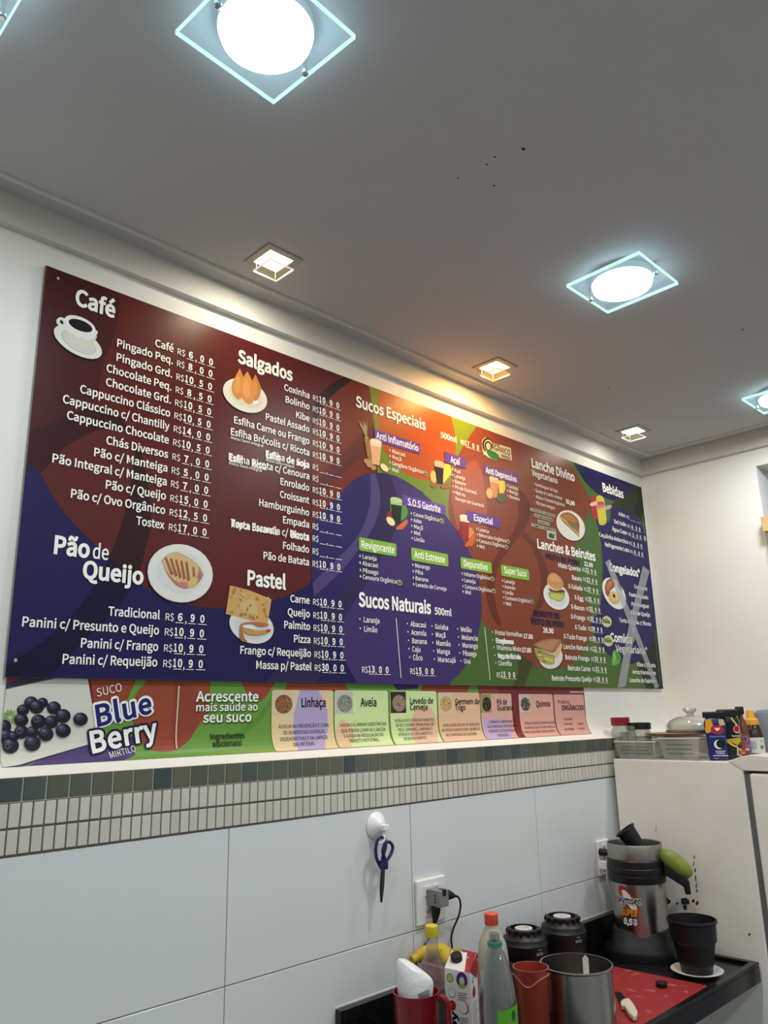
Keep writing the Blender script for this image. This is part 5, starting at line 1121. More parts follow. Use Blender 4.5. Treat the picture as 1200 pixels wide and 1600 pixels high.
def deco_blue(P):
    P.face([(-.46, .60), (-.40, .84), (-.14, .84), (-.08, .70), (-.2, .58), (-.4, .55)], (236, 164, 44)); P.face([(.2, .70), (.18, .84), (.40, .84), (.46, .72)], (206, 196, 150))
    P.face(circ(.08, .62, .30, .10), (150, 60, 110)); P.face(circ(.08, .64, .22, .075), (196, 40, 40)); P.face([(.08, .59), (-.04, .64), (-.02, .67), (.08, .655), (.18, .67), (.2, .64)], (244, 240, 236))
    write(P, 'cappuccino', -.30, .36, .475, .034, (170, 190, 236), .02, .0026)
    P.face(circ(.06, .32, .21, .095), (236, 236, 236)); P.face(circ(.15, .33, .19, .085), (24, 40, 34))
    write(P, 'CHOCO', -.12, .30, .165, .03, (230, 230, 236), .05, .0026); write(P, 'E AVELA', -.08, .28, .125, .026, (230, 230, 236), .05, .0026); bar(P, -.24, .42, .085, .016, (220, 220, 230), .0026); bar(P, -.22, 0, .035, .012, (150, 160, 200), .0026)
def deco_black(P):
    P.face([(.1, .84), (.2, .84), (.42, .68), (.40, .64)], (222, 206, 140)); P.face(circ(.34, .60, .16, .085), (206, 150, 160)); P.face(circ(.34, .61, .11, .055), (186, 36, 44)); write(P, 'Supreme', .08, .46, .455, .034, (230, 226, 210), .04, .0026)
    P.face([(-.2, .40), (.44, .44), (.46, .36), (.3, .28)], (206, 178, 60)); P.face([(-.2, .42), (.1, .30), (.3, .26), (.28, .23), (.05, .27), (-.24, .36)], (226, 206, 120)); P.face([(.25, .25), (.45, .20), (.42, .06), (.2, .08)], (206, 186, 150)); P.face([(.3, .2), (.44, .16), (.42, .09), (.28, .1)], (150, 96, 62))
def deco_cream(P):
    P.face([(-.3, .84), (.3, .84), (.42, .4), (.36, .1), (-.36, .1), (-.42, .4)], (186, 176, 110)); P.face(circ(0, .62, .22, .09), (180, 50, 90)); P.face([(-.3, .3), (.3, .34), (.3, .14), (-.3, .12)], (176, 120, 84))
BLACKCAP = mat('black_cap', (20, 20, 21), .4)
flat_bottle(1122.5, 2.745, .071, .042, .158, mat('blue_bottle', (36, 44, 110), .35), BLACKCAP, 'dark blue and orange cappuccino bottle with a moon, at the left of the row', deco_blue, group='bottles on the refrigerator')
flat_bottle(1144, 2.80, .069, .040, .163, mat('black_bottle', (26, 24, 25), .35), BLACKCAP, 'black cappuccino bottle with gold band, right of the blue bottle', deco_black, group='bottles on the refrigerator')
flat_bottle(1146, 2.865, .069, .040, .165, mat('cream_bottle', (150, 130, 96), .4), BLACKCAP, 'third black capped cappuccino bottle, hidden behind the black one', deco_cream, group='bottles on the refrigerator')
def cyl_print(c, r, dirv, name, parent, draw, m=None):
    """printing wrapped round an upright cylinder; a runs round the surface in metres, z is height over c"""
    c = Vector(c); d = Vector(dirv).normalized(); rt = Vector((-d.y, d.x, 0))     # d points out of the surface towards the viewer
    def place(a, z, dd):
        rr = r(z) if callable(r) else r; th = a / (r(0.0) if callable(r) else r)
        return c + (d * math.cos(th) + rt * math.sin(th)) * (rr + dd) + Vector((0, 0, z))
    P = Print(place, .00012, .0005); draw(P); P.bm.normal_update(); return obj(name, P.bm, m or INK, parent, smooth='flat')
def grid(P, a0, a1, z0, z1, rgb, n=14, depth=None):
    if depth is None: P.n += 1; depth = P.base + P.step * P.n
    for k in range(n):
        u, v = a0 + (a1 - a0) * k / n, a0 + (a1 - a0) * (k + 1) / n; P.face([(u, z0), (v, z0), (v, z1), (u, z1)], rgb, depth)
def sauce(px, x, r, h, body, cap, lab, label, top):
    c = facing(px, x, FT + .002)
    t = lathe_thing('sauce_bottle', label, 'bottle', c, [('bottle_body', [(0, 0), (r * .95, 0), (r, .004), (r, h * .58), (r * .85, h * .68), (r * .42, h * .80), (r * .40, h * .88), (0, h * .88)], body), ('cap', top, cap)], 'bottles on the refrigerator')
    def dr(P):
        grid(P, -r * 1.4, r * 1.4, h * .08, h * .45, lab[0]); grid(P, -r * 1.3, r * 1.3, h * .22, h * .25, lab[1]); P.face(circ(.2 * r, h * .36, r * .45, h * .06), (240, 236, 230)); P.face(circ(.2 * r, h * .35, r * .28, h * .035), (40, 30, 34)); write(P, 'BBQ' if False else 'PIRI', -r * .6, r * .7, h * .14, h * .05, (240, 226, 200), .05, .0012)
    cyl_print(c, r + .0004, -VD, 'label_print', t, dr); return t
sauce(1158, 2.85, .0165, .116, mat('amber_sauce', (124, 84, 40), .15, coat=.5), mat('orange_cap', (170, 110, 60), .4), [(176, 52, 40), (206, 110, 60)], 'amber sauce bottle with a red label, in front of the tall purple labelled bottle', [(.0085, .100), (.0085, .108), (0, .110)])
sauce(1164.5, 2.915, .0215, .170, mat('brown_sauce', (110, 66, 36), .15, coat=.5), BLACKCAP, [(134, 84, 124), (196, 120, 140)], 'tall brown sauce bottle with a purple label and black cap', [(.0135, .146), (.0145, .148), (.0145, .170), (.013, .173), (0, .173)])
c = facing(1180.5, 3.03, FT + .002)
t = lathe_thing('squeeze_bottle', 'dark brown squeeze bottle with a yellow nozzle cap and white label', 'bottle', c, [('bottle_body', [(0, 0), (.033, 0), (.035, .006), (.035, .070), (.030, .094), (.024, .110), (0, .110)], mat('dark_sauce', (62, 30, 24), .2, coat=.5)), ('cap', [(.026, .108), (.027, .112), (.026, .126), (.016, .132), (.013, .150), (.012, .158), (.010, .160), (0, .160)], mat('yellow_cap', (232, 172, 62), .4))], 'bottles on the refrigerator')
cyl_print(c, .0355, -VD, 'label_print', t, lambda P: (grid(P, -.045, .045, .010, .064, (224, 222, 214)), grid(P, -.02, .006, .024, .052, (176, 184, 190), 4), P.face(circ(.026, .04, .008, .014), (140, 150, 110)), P.face(circ(.024, .03, .006, .006), (60, 70, 50))))
c = at(1203, 1150, 3.20)
lathe_thing('storage_canister', 'grey blue round canister at the right end of the bottles', 'canister', (3.20, c.y, FT + .001), [('canister_body', [(0, 0), (.050, 0), (.052, .01), (.052, .13), (.046, .150), (.03, .160), (0, .162)], mat('grey_blue', (122, 130, 142), .5))])

# ---------------------------------------------------------------- wall fittings
YS = YT - .0045                                     # face of the ceramic tiles
hk = onY(587, 1290, YS)
t = thing('suction_hook', 'white suction cup hook stuck on the tiles', 'hook', (hk.x, YS, hk.z))
RX = Matrix.Rotation(R(90), 3, 'X')
bm = BM(); lathe(bm, [(.033, 0), (.034, .002), (.030, .006), (.022, .014), (.013, .020), (.010, .026), (0, .027)], (hk.x, YS, hk.z), 32, RX); obj('suction_cup', bm, mat('white_rubber', (238, 238, 238), .3), t, smooth=True)
bm = BM(); box(bm, hk.x - .006, hk.x + .016, YS - .036, YS - .024, hk.z - .010, hk.z + .004); obj('lever', bm, WHITE, t, bevel=.002)
sp = onY(595, 1311, YS - .03)
bm = BM(); tube(bm, smooth_path([(hk.x + .004, YS - .028, hk.z - .008), (hk.x - .002, YS - .026, hk.z - .026), (sp.x - .010, YS - .026, sp.z - .004), (sp.x - .004, YS - .030, sp.z - .010), (sp.x + .006, YS - .036, sp.z - .004), (sp.x + .008, YS - .036, sp.z + .004)]), .003, 8); lathe(bm, [(0, -.004), (.004, 0), (0, .004)], (sp.x + .008, YS - .036, sp.z + .006), 8); obj('hook_arm', bm, WHITE, t, smooth=True)
NAVY = mat('navy_handle', (26, 30, 84), .35); BLADE = mat('blade_steel', (74, 76, 74), .3, .8)
YC = YS - .030
def yp(px, py, dy=0): return onY(px, py, YC + dy)
sc = thing('scissors', 'blue handled scissors hanging from the suction hook', 'scissors', yp(598, 1345))
bm = BM(); tube(bm, smooth_path([yp(595, 1356), yp(589, 1343), yp(587, 1328), yp(590, 1313), yp(597, 1308.5), yp(602, 1313), yp(602, 1325), yp(598, 1340), yp(596, 1356)]), .0042, 8); obj('handle', bm, NAVY, sc, smooth=True)
bm = BM(); tube(bm, smooth_path([yp(600, 1356, -.004), yp(601, 1342, -.004), yp(598, 1330, -.004), yp(602, 1318, -.004), yp(609, 1316, -.004), yp(613.5, 1323, -.004), yp(611, 1334, -.004), yp(604, 1346, -.004), yp(602, 1357, -.004)]), .0042, 8); obj('handle', bm, NAVY, sc, smooth=True)
bm = BM(); prism(bm, [yp(592, 1344), yp(604, 1344), yp(604, 1358), yp(592, 1358)], (0, -.007, 0)); obj('hub', bm, NAVY, sc, bevel=.002)
bm = BM(); prism(bm, [yp(595, 1357), yp(600.5, 1357), yp(599.5, 1385), yp(596.5, 1410), yp(594, 1410), yp(593, 1390)], (0, -.002, 0)); obj('blade', bm, BLADE, sc)
bm = BM(); prism(bm, [yp(596, 1357, -.0022), yp(601, 1357, -.0022), yp(600, 1380, -.0022), yp(596.5, 1408, -.0022), yp(595, 1395, -.0022)], (0, -.0016, 0)); obj('blade', bm, BLADE, sc)
def outlet(x0, x1, z0, z1, mods, label):
    t = thing('wall_outlet', label, 'wall outlet', ((x0 + x1) / 2, YS, (z0 + z1) / 2))
    bm = BM(); box(bm, x0, x1, YS - .010, YS, z0, z1); obj('cover_plate', bm, WHITE, t, bevel=.004)
    for mx, mz in mods:
        bm = BM(); box(bm, mx - .0125, mx + .0125, YS - .0125, YS - .009, mz - .0125, mz + .0125); s = obj('socket', bm, mat('socket_white', (226, 224, 216), .4), t, bevel=.001)
        bm = BM(); h = [(mx + .0095 * math.cos(R(a)) * 1.0, YS - .0128, mz + .0065 * math.sin(R(a)) * 1.2) for a in range(0, 360, 60)]; bm.faces.new([bm.verts.new(p) for p in h]); obj('recess', bm, mat('socket_recess', (180, 178, 170), .6), s)
        bm = BM()
        for dx in (-.005, 0, .005): lathe(bm, [(0, .0003), (.0014, .0002), (.0014, 0)], (mx + dx, YS - .0129, mz - (.002 if dx == 0 else 0)), 8, RX)
        obj('pin_hole', bm, mat('pin_hole', (30, 30, 30), .6), s)
    return t
OX = (1.643, 1.757)
outlet(1.643, 1.758, 1.060, 1.172, [(1.684, 1.142), (1.684, 1.092), (1.717, 1.142), (1.717, 1.092)], 'white wall outlet plate with sockets right of the scissors, adapter plugged in')
ad = onY(684, 1402, YS - .035)
t = thing('plug_adapter', 'grey socket adapter plugged into the wall outlet', 'plug adapter', (ad.x, YS, ad.z))
bm = BM(); box(bm, ad.x - .0195, ad.x + .0195, YS - .058, YS - .0125, ad.z - .021, ad.z + .021); obj('adapter_body', bm, mat('adapter_grey', (128, 130, 132), .5), t, bevel=.003)
bm = BM(); box(bm, ad.x - .006, ad.x + .009, YS - .0595, YS - .04, ad.z + .006, ad.z + .022); obj('switch_slot', bm, BLACKCAP, t, bevel=.002)
bm = BM()
for k in (-.008, 0, .008): box(bm, ad.x - .0203, ad.x - .019, YS - .045, YS - .040, ad.z + k - .002, ad.z + k + .002)
obj('pin_hole', bm, BLACKCAP, t)
CABLE = mat('cable_black', (18, 18, 19), .5)
adapter = t
def cord(label, plug_pts, plug_r, path, r=.0028):
    bm = BM(); tube(bm, plug_pts, plug_r, 12); pg = obj('power_cord', bm, CABLE, adapter, smooth=True)
    bm = BM(); tube(bm, smooth_path(path, 8), r, 8); obj('cable', bm, CABLE, pg, smooth=True)
yw = YS - .035
g = lambda px, py, y: onY(px, py, y)
cord('', [g(693, 1399, yw), g(699, 1398, yw), g(706, 1399, yw), g(711, 1400, yw)], [.015, .014, .009, .004], [g(710, 1400, yw), g(716, 1402, yw), g(719.5, 1412, yw + .005), g(717, 1430, yw + .015), g(708, 1452, YS - .012), g(705, 1466, YS - .010), g(707, 1484, YS - .010), g(709, 1500, YS - .016)])
cord('', [g(681, 1415, yw), g(681, 1425, yw), g(680, 1436, yw), g(679, 1443, yw)], [.013, .012, .008, .005], [g(679, 1442, yw), g(677, 1454, yw + .008), g(668, 1470, YS - .012), g(657, 1488, YS - .010), g(650, 1506, YS - .010), g(648, 1520, YS - .012)])
outlet(2.556, 2.630, 1.052, 1.166, [(2.592, 1.14), (2.592, 1.11), (2.592, 1.08)], 'narrow white wall outlet behind the juicer')
pg = onY(945, 1332, YS - .03)
t = thing('power_plug', 'black plug in the outlet behind the juicer', 'plug', (pg.x, YS, pg.z))
bm = BM(); lathe(bm, [(.012, .012), (.013, .03), (.008, .045), (0, .046)], (pg.x, YS, pg.z), 16, RX); obj('plug_body', bm, BLACKCAP, t, smooth=True)
pg = onY(944.5, 1352, YS - .03)
t = thing('white_plug', 'white plug with its cable in the outlet behind the juicer', 'plug', (pg.x, YS, pg.z))
bm = BM(); box(bm, pg.x - .009, pg.x + .009, YS - .045, YS - .012, pg.z - .014, pg.z + .014); obj('plug_body', bm, WHITE, t, bevel=.004)
bm = BM(); tube(bm, smooth_path([(pg.x, YS - .035, pg.z - .012), (pg.x + .006, YS - .034, pg.z - .05), (pg.x + .03, YS - .03, pg.z - .1), (pg.x + .05, YS - .03, .937)]), .003, 8); obj('cable', bm, WHITE, t, smooth=True)

# ---------------------------------------------------------------- juicer
STEEL = mat('brushed_steel', (176, 174, 170), .26, 1.0)
SATIN = mat('satin_steel', (168, 166, 160), .38, 1.0)
BLACK = mat('black_plastic', (17, 17, 18), .42)
JX, JY = 2.555, -.208
def jz(py): return onY(992, py + 5, JY - .075).z
jv = Vector((JX - CAM.x, JY - CAM.y, 0)).normalized(); jr = Vector((jv.y, -jv.x, 0))
ju = thing('juice_extractor', 'steel and black juice extractor at the right end of the worktop', 'juicer', (JX, JY, CT))
zb, z1, z2, z3, z4 = jz(1471), jz(1386), jz(1350), jz(1345), jz(1322)
bm = BM(); rings = []
for k, (s, z) in enumerate(((1.0, CT + .001), (1.0, CT + .02), (.98, CT + .03), (.86, CT + .05), (.74, zb + .004), (.60, zb + .006))):
    ring = []
    for i in range(40):
        a = 2 * math.pi * i / 40; ca, sa = math.cos(a), math.sin(a); e = 2 / 3.2
        q = jr * (math.copysign(abs(ca) ** e, ca) * .122 * s) + jv * (math.copysign(abs(sa) ** e, sa) * .105 * s)
        dz = -.010 * max(0, math.cos(2 * a + .6)) if k in (2, 3) else 0
        ring.append(bm.verts.new((JX + q.x, JY + q.y, z + dz)))
    rings.append(ring)
for a, b in zip(rings, rings[1:]):
    for i in range(40): bm.faces.new((a[i], a[(i + 1) % 40], b[(i + 1) % 40], b[i]))
bm.faces.new(rings[0]); bm.faces.new(rings[-1]); obj('base', bm, BLACK, ju, smooth=True)
rb, rt = .083, .088
J = lambda prof: [(r, z) for r, z in prof]
bm = BM(); lathe(bm, [(rb, zb - .01), (rb, zb), (rt, z1 + .004), (rt - .01, z1 + .006)], (JX, JY, 0), 56); body = obj('motor_housing', bm, STEEL, ju, smooth=True)
bm = BM(); H3 = z2 + .004 - z1; lathe(bm, [(.085, z1), (.090, z1 - .002), (.093, z1 + H3 * .28), (.0915, z1 + H3 * .3), (.0915, z1 + H3 * .4), (.094, z1 + H3 * .43), (.094, z1 + H3 * .62), (.092, z1 + H3 * .65), (.093, z1 + H3 * .95), (.088, z2 + .006), (.08, z2 + .006)], (JX, JY, 0), 56); obj('collar', bm, BLACK, ju, smooth=True)
bm = BM(); lathe(bm, [(.080, z2), (.086, z2 - .002), (.089, z2 + .006), (.089, z4 - .004), (.0875, z4), (.085, z4 - .002), (.084, z2 + .01), (0, z2 + .01)], (JX, JY, 0), 56); obj('bowl', bm, SATIN, ju, smooth=True)
bm = BM(); lathe(bm, [(.0835, z4 - .012), (.05, z4 - .03), (0, z4 - .03)], (JX, JY, 0), 40); obj('bowl_lining', bm, BLACK, ju, smooth=True)
# spout to the right and forward
S0 = Vector((JX, JY, 0)) + jr * .085 - jv * .03
zt = jz(1352); 
def sp_(a, z, w): return S0 + jr * a + Vector((0, 0, z))
bm = BM(); hw = jv * .024
top = [(0.0, zt + .004), (.03, zt - .016), (.062, zt - .040), (.074, zt - .052), (.075, zt - .092), (.058, zt - .092), (.056, zt - .070), (.0, zt - .036)]
prism(bm, [S0 + jr * a + Vector((0, 0, z)) - hw for a, z in top], hw * 2); spt = obj('spout', bm, BLACK, ju, bevel=.004)
# writing on the motor housing
def jl(P):
    rr = rb + .003
    P.face([(.018 * math.cos(t * .31) - .002 + .026 * math.sin(t * .31), .010 * math.cos(t * .31) + .058 - .040 * math.sin(t * .31)) for t in range(20)], (196, 44, 40))
    P.face([(.0105 * math.cos(t * .31) + .002 + .019 * math.sin(t * .31), .006 * math.cos(t * .31) + .056 - .031 * math.sin(t * .31)) for t in range(20)], (226, 224, 220))
    write(P, 'skymsen', -.046, .040, .048, .0195, (236, 236, 234), .14, .0018); write(P, 'skymsen', -.045, .039, .048, .0195, (24, 24, 26), .055, .002)
    write(P, 'SUPER', -.030, .022, .012, .018, (30, 26, 20), .13, .0018, shear=.15); write(P, 'SUPER', -.030, .022, .012, .018, (226, 150, 44), .075, .002, shear=.15)
    write(P, '0,5', -.026, .004, -.014, .017, (230, 230, 228), .09, .002, shear=.12); write(P, 'CV', .008, .020, -.0045, .008, (230, 230, 228), .09, .002); write(P, 'HP', .008, .020, -.0145, .008, (230, 230, 228), .09, .002)
ldir = (-jv * math.cos(R(22)) - jr * math.sin(R(22)))
zl = onY(975, 1446, JY - .08).z - .024
cyl_print((JX, JY, zl), lambda z: rb + (rt - rb) * max(0, min(1, (zl + z - zb) / (z1 - zb))) + .0006, ldir, 'maker_lettering', body, jl)
# reamer cup lying in the bowl
t = thing('reamer_cup', 'small black plastic cup lying tilted in the juicer bowl', 'cup', (JX, JY, z4 - .02))
cm = Matrix.Rotation(R(-34), 3, jv); cc = Vector((JX, JY, z4 + .012)) - jr * .008
bm = BM(); lathe(bm, [(0, -.03), (.026, -.03), (.032, .026), (.036, .027), (.036, .033), (.031, .033), (.025, -.024), (0, -.024)], cc, 32, cm.to_3x3()); obj('cup', bm, BLACK, t, smooth=True)
# mango on the spout
mc = S0 + jr * .040 + Vector((0, 0, zt - .004)) - jv * .004
t = thing('green_mango', 'green mango resting on the juicer spout', 'mango', mc)
bm = BM(); ang = Matrix.Rotation(R(38), 3, jv)
prof = [(0, -.058), (.010, -.056), (.020, -.046), (.026, -.028), (.029, -.004), (.028, .018), (.022, .040), (.012, .053), (0, .057)]
B_ = Matrix((jv, -Vector((0, 0, 1)), jr)).transposed()
lathe(bm, prof, (0, 0, 0), 28, ang @ B_); bmesh.ops.translate(bm, verts=bm.verts, vec=mc); obj('fruit', bm, mat('mango_skin', (104, 122, 34), .38, noise=(9, (140, 152, 60), .35, .75)), t, smooth=True)

# ---------------------------------------------------------------- black bucket cup on its saucer
sx, sy = 2.475, -.420
lathe_thing('saucer', 'white saucer under the black plastic cup', 'saucer', (sx, sy, CT + .0005), [('saucer', [(0, 0), (.035, 0), (.06, .006), (.0735, .013), (.075, .0145), (.0725, .0155), (.055, .010), (.03, .005), (0, .005)], mat('saucer_white', (226, 224, 216), .25))])
cz = onZ
ctop = .145
lathe_thing('pulp_cup', 'tall black plastic cup with a thick rim standing on the white saucer', 'cup', (sx, sy, CT + .007), [('cup', [(0, 0), (.045, 0), (.046, .020), (.050, .024), (.060, .082), (.064, .086), (.066, .088), (.0685, ctop - .010), (.073, ctop - .006), (.073, ctop), (.069, ctop + .001), (.062, .09), (.045, .006), (0, .006)], BLACK)])

# ---------------------------------------------------------------- cutting board, knife, bottle top
bt = CT + .012
t = tag(obj('cutting_board', (lambda b: (prism(b, [(1.845, -.508, CT + .001), (2.364, -.500, CT + .001), (2.347, -.216, CT + .001), (1.845, -.238, CT + .001)], (0, 0, .011)), b)[1])(BM()), mat('red_board', (150, 36, 40), .5, noise=(34, (186, 110, 104), .60, .74)), None, bevel=.003), 'red scratched plastic cutting board on the worktop', 'cutting board')
kp = [onZ(*q, bt + .006) for q in ((962, 1549), (976, 1575), (993, 1594))]
t = thing('kitchen_knife', 'small knife with a white handle on the red cutting board', 'knife', (kp[1].x, kp[1].y, bt + .001))
zz = bt + .0015
def kz(px, py): p = onZ(px, py, zz); return (p.x, p.y, zz)
bm = BM(); prism(bm, [kz(960, 1550), kz(966, 1551), kz(971, 1552), kz(984, 1571), kz(974, 1577), kz(969, 1572)], (0, 0, .0022)); obj('blade', bm, mat('dark_blade', (40, 40, 42), .25, .8), t)
bm = BM(); prism(bm, [kz(970, 1573), kz(975, 1569), kz(984, 1568), kz(991, 1577), kz(997, 1588), kz(996, 1595), kz(990, 1597), kz(982, 1590), kz(976, 1579), kz(971, 1579)], (0, 0, .014)); obj('handle', bm, mat('ivory_handle', (214, 206, 186), .45), t, bevel=.004)
q = onZ(1034, 1542, bt)
lathe_thing('bottle_top', 'small black bottle top on the red cutting board', 'bottle top', (q.x, q.y, bt), [('top', [(0, 0), (.0145, 0), (.0155, .002), (.0155, .011), (.014, .013), (0, .013)], BLACK)])

# ---------------------------------------------------------------- pots and jugs
def vessel(name, label, cat, top_px, ztop, r, z0, m, rim=.003, flare=.0, seg=56, group=None):
    p = onZ(*top_px, ztop); h = ztop - z0; c = (p.x, p.y, z0)
    prof = [(0, 0), (r * (1 - flare) - .006, 0), (r * (1 - flare), .006), (r - .001, h - .006), (r + rim, h - .002), (r + rim, h), (r - .0015, h + .0004), (r * (1 - flare) - .002, .008), (0, .006)]
    return lathe_thing(name, label, cat, c, [('vessel_body', prof, m)], group), p
pot, pp = vessel('steel_pot', 'large deep stainless steel pot in the foreground on the cutting board', 'pot', (900, 1505), .985, .0885, bt + .0005, STEEL)
t = thing('ladle', 'steel ladle handle standing inside the large pot', 'ladle', (pp.x + .03, pp.y, bt + .01))
e1 = onZ(930, 1508, .995); bm = BM()
v = Vector((pp.x + .01, pp.y - .02, bt + .012)); e1 = Vector((pp.x + .050, pp.y + .004, .985)); d = (e1 - v).normalized(); s = d.cross(jv).normalized() * .008
prism(bm, [v - s, v + s, e1 + s, e1 + d * .008, e1 - s], jv * .003); obj('handle', bm, mat('ladle_steel', (196, 190, 176), .25, 1.0), t, bevel=.001)
bm = BM(); lathe(bm, [(0, 0), (.018, .004), (.026, .014), (.024, .014), (.016, .006), (0, .003)], (pp.x - .01, pp.y - .02, bt + .008), 20); obj('bowl', bm, STEEL, t, smooth=True)
vessel('small_steel_pot', 'smaller stainless steel pot half hidden behind the clear bottle', 'pot', (783, 1513), .945, .055, CT + .0005, SATIN)
RED2 = film('orange_red_plastic', (176, 70, 56), .28, .25, .3)
jp = onZ(829, 1510, 1.0)
t = thing('measuring_jug', 'orange red translucent plastic jug between the clear bottle and the large pot', 'jug', (jp.x, jp.y, CT))
bm = BM(); lathe(bm, [(0, .001), (.034, .001), (.036, .005), (.0425, .162), (.0440, .164), (.0415, .164), (.035, .008), (0, .006)], (jp.x, jp.y, CT), 40); obj('jug_body', bm, RED2, t, smooth=True)
bm = BM(); pts = []
for k in range(33):
    u = -1 + k / 16; a = math.atan2(-jp.y - 1.64, -jp.x) + 1.5 * u; pts.append((jp.x + .0432 * math.cos(a), jp.y + .0432 * math.sin(a), CT + .150 - .020 * math.exp(-(u + .15) ** 2 * 7)))
tube(bm, pts, .0012, 6); obj('ridge', bm, mat('ridge_red', (206, 120, 104), .4), t)
# crimson jug with a milk bag
U3 = Vector((0, 0, 1))
RED = mat('crimson_plastic', (128, 14, 26), .3, coat=.2)
rp = onZ(650, 1548, 1.0); jh = 1.0 - CT
t = thing('crimson_jug', 'crimson plastic jug with a handle at the left end of the worktop', 'jug', (rp.x, rp.y, CT))
def jug_ring(bm, r, z): return [bm.verts.new((rp.x + r * math.cos(2 * math.pi * i / 40), rp.y + r * math.sin(2 * math.pi * i / 40), CT + z)) for i in range(40)]
bm = BM(); lathe(bm, [(0, .001), (.042, .001), (.044, .005), (.0515, jh - .004), (.053, jh), (.050, jh), (.042, .008), (0, .006)], (rp.x, rp.y, CT), 44); obj('jug_body', bm, RED, t, smooth=True)
lv = Vector((rp.x - CAM.x, rp.y - CAM.y, 0)).normalized(); lr = Vector((lv.y, -lv.x, 0))
bm = BM(); hv = (lr - lv * .35).normalized(); base_ = Vector((rp.x, rp.y, CT))
tube(bm, smooth_path([base_ + U3 * (jh - .010) + hv * .049, base_ + U3 * (jh - .008) + hv * .062, base_ + U3 * (jh - .024) + hv * .073, base_ + U3 * (jh - .09) + hv * .072, base_ + U3 * .035 + hv * .045]), .0065, 10); obj('handle', bm, RED, t, smooth=True)
wb = thing('milk_bag', 'white plastic milk bag standing open in the crimson jug', 'bag', (rp.x, rp.y, CT + .02))
lv = Vector((rp.x - CAM.x, rp.y - CAM.y, 0)).normalized(); lr = Vector((lv.y, -lv.x, 0))
bm = BM()
def bp(a, b, z): q = Vector((rp.x, rp.y, 0)) + lr * a + lv * b; return (q.x, q.y, CT + z)
rows_ = [[(-.034, .0), (-.015, -.030), (.014, -.032), (.034, -.004), (.012, .028), (-.016, .028)], [(-.046, .0), (-.020, -.036), (.018, -.038), (.042, -.006), (.014, .034), (-.018, .034)], [(-.056, -.002), (-.018, -.034), (.018, -.034), (.046, -.014), (.016, .022), (-.024, .024)], [(-.058, .000), (-.020, -.016), (.016, -.022), (.060, -.020), (.020, .008), (-.020, .014)]]
hz = [[.012] * 6, [.10] * 6, [.205, .172, .158, .165, .184, .206], [.246, .226, .200, .190, .206, .236]]
vs = [[bm.verts.new(bp(a, b, hz[k][i])) for i, (a, b) in enumerate(rw)] for k, rw in enumerate(rows_)]
for a, b in zip(vs, vs[1:]):
    for i in range(6): bm.faces.new((a[i], a[(i + 1) % 6], b[(i + 1) % 6], b[i]))
bm.faces.new(vs[0]); bm.faces.new((vs[3][0], vs[3][1], vs[3][4], vs[3][5])); bm.faces.new((vs[3][1], vs[3][2], vs[3][3], vs[3][4]))
obj('bag_film', bm, mat('milk_film', (222, 226, 226), .28, bump=(70, .5)), wb, smooth=True, sub=2)
bm = BM(); bm.faces.new([bm.verts.new(bp(a, b, z)) for a, b, z in ((.004, -.0345, .168), (.030, -.030, .176), (.030, -.033, .130), (.014, -.036, .120))]); obj('cut_mouth', bm, mat('foil_inside', (170, 174, 174), .25, .6), wb)

# ---------------------------------------------------------------- bottles, carton, box and fruit
PET = film('pet_plastic', (226, 230, 230), .92, .04, .7)
PET2 = film('crumpled_pet', (160, 168, 170), .78, .05, .85)
def cap_prof(r, z, h): return [(r, z), (r * 1.04, z + .001), (r * 1.02, z + h - .002), (r * .9, z + h), (0, z + h)]
yb = onZ(674, 1445, 1.10); H = 1.10 - CT
t = lathe_thing('yellow_cap_bottle', 'clear bottle with a yellow cap and a pink drink, behind the crimson jug', 'bottle', (yb.x, yb.y, CT), [('bottle_body', [(0, .002), (.034, .002), (.0385, .010), (.0385, .13), (.037, .15), (.030, .178), (.0165, .198), (.0145, .212), (.0145, .238), (.013, .240)], PET), ('drink', [(0, .004), (.0365, .004), (.0365, .130), (0, .132)], mat('dark_drink', (52, 44, 52), .2, coat=.3)), ('cap', cap_prof(.0155, .238, H - .238), mat('cap_yellow', (222, 200, 40), .4))], 'bottles on the worktop')
mb = onZ(767, 1426, 1.12); H = 1.12 - CT
lathe_thing('milky_bottle', 'cloudy bottle with an orange red cap standing behind the clear bottle', 'bottle', (mb.x, mb.y, CT), [('bottle_body', [(0, .002), (.034, .002), (.038, .010), (.038, .185), (.034, .215), (.022, .242), (.0155, .252), (.0150, .262)], film('milky_plastic', (206, 200, 176), .25, .2, .3)), ('drink', [(0, .004), (.036, .006), (.036, .18), (.030, .205), (0, .206)], mat('milky_drink', (206, 198, 168), .5)), ('cap', cap_prof(.0165, .258, H - .258), mat('cap_orange', (224, 82, 52), .4))], 'bottles on the worktop')
pb = onZ(772, 1457, 1.13); H = 1.13 - CT
t = lathe_thing('water_bottle', 'empty clear plastic bottle without a cap, with a green label, in the foreground', 'bottle', (pb.x, pb.y, CT), [('bottle_body', [(0, .006), (.02, .002), (.034, .004), (.040, .016), (.040, .05), (.0385, .055), (.040, .060), (.040, .10), (.0385, .104), (.040, .108), (.041, .150), (.0395, .155), (.0405, .160), (.040, .180), (.034, .215), (.022, .250), (.0125, .266), (.0125, H - .018), (.0115, H - .016), (.0115, H), (.0100, H)], PET2), ('neck_ring', [(.0128, .266), (.0165, .267), (.0165, .276), (.0130, .277)], mat('green_ring', (54, 128, 96), .4))], 'bottles on the worktop')
body_ = [o for o in t.children if o.name.startswith('bottle_body')][0]; rs = random.Random(8)
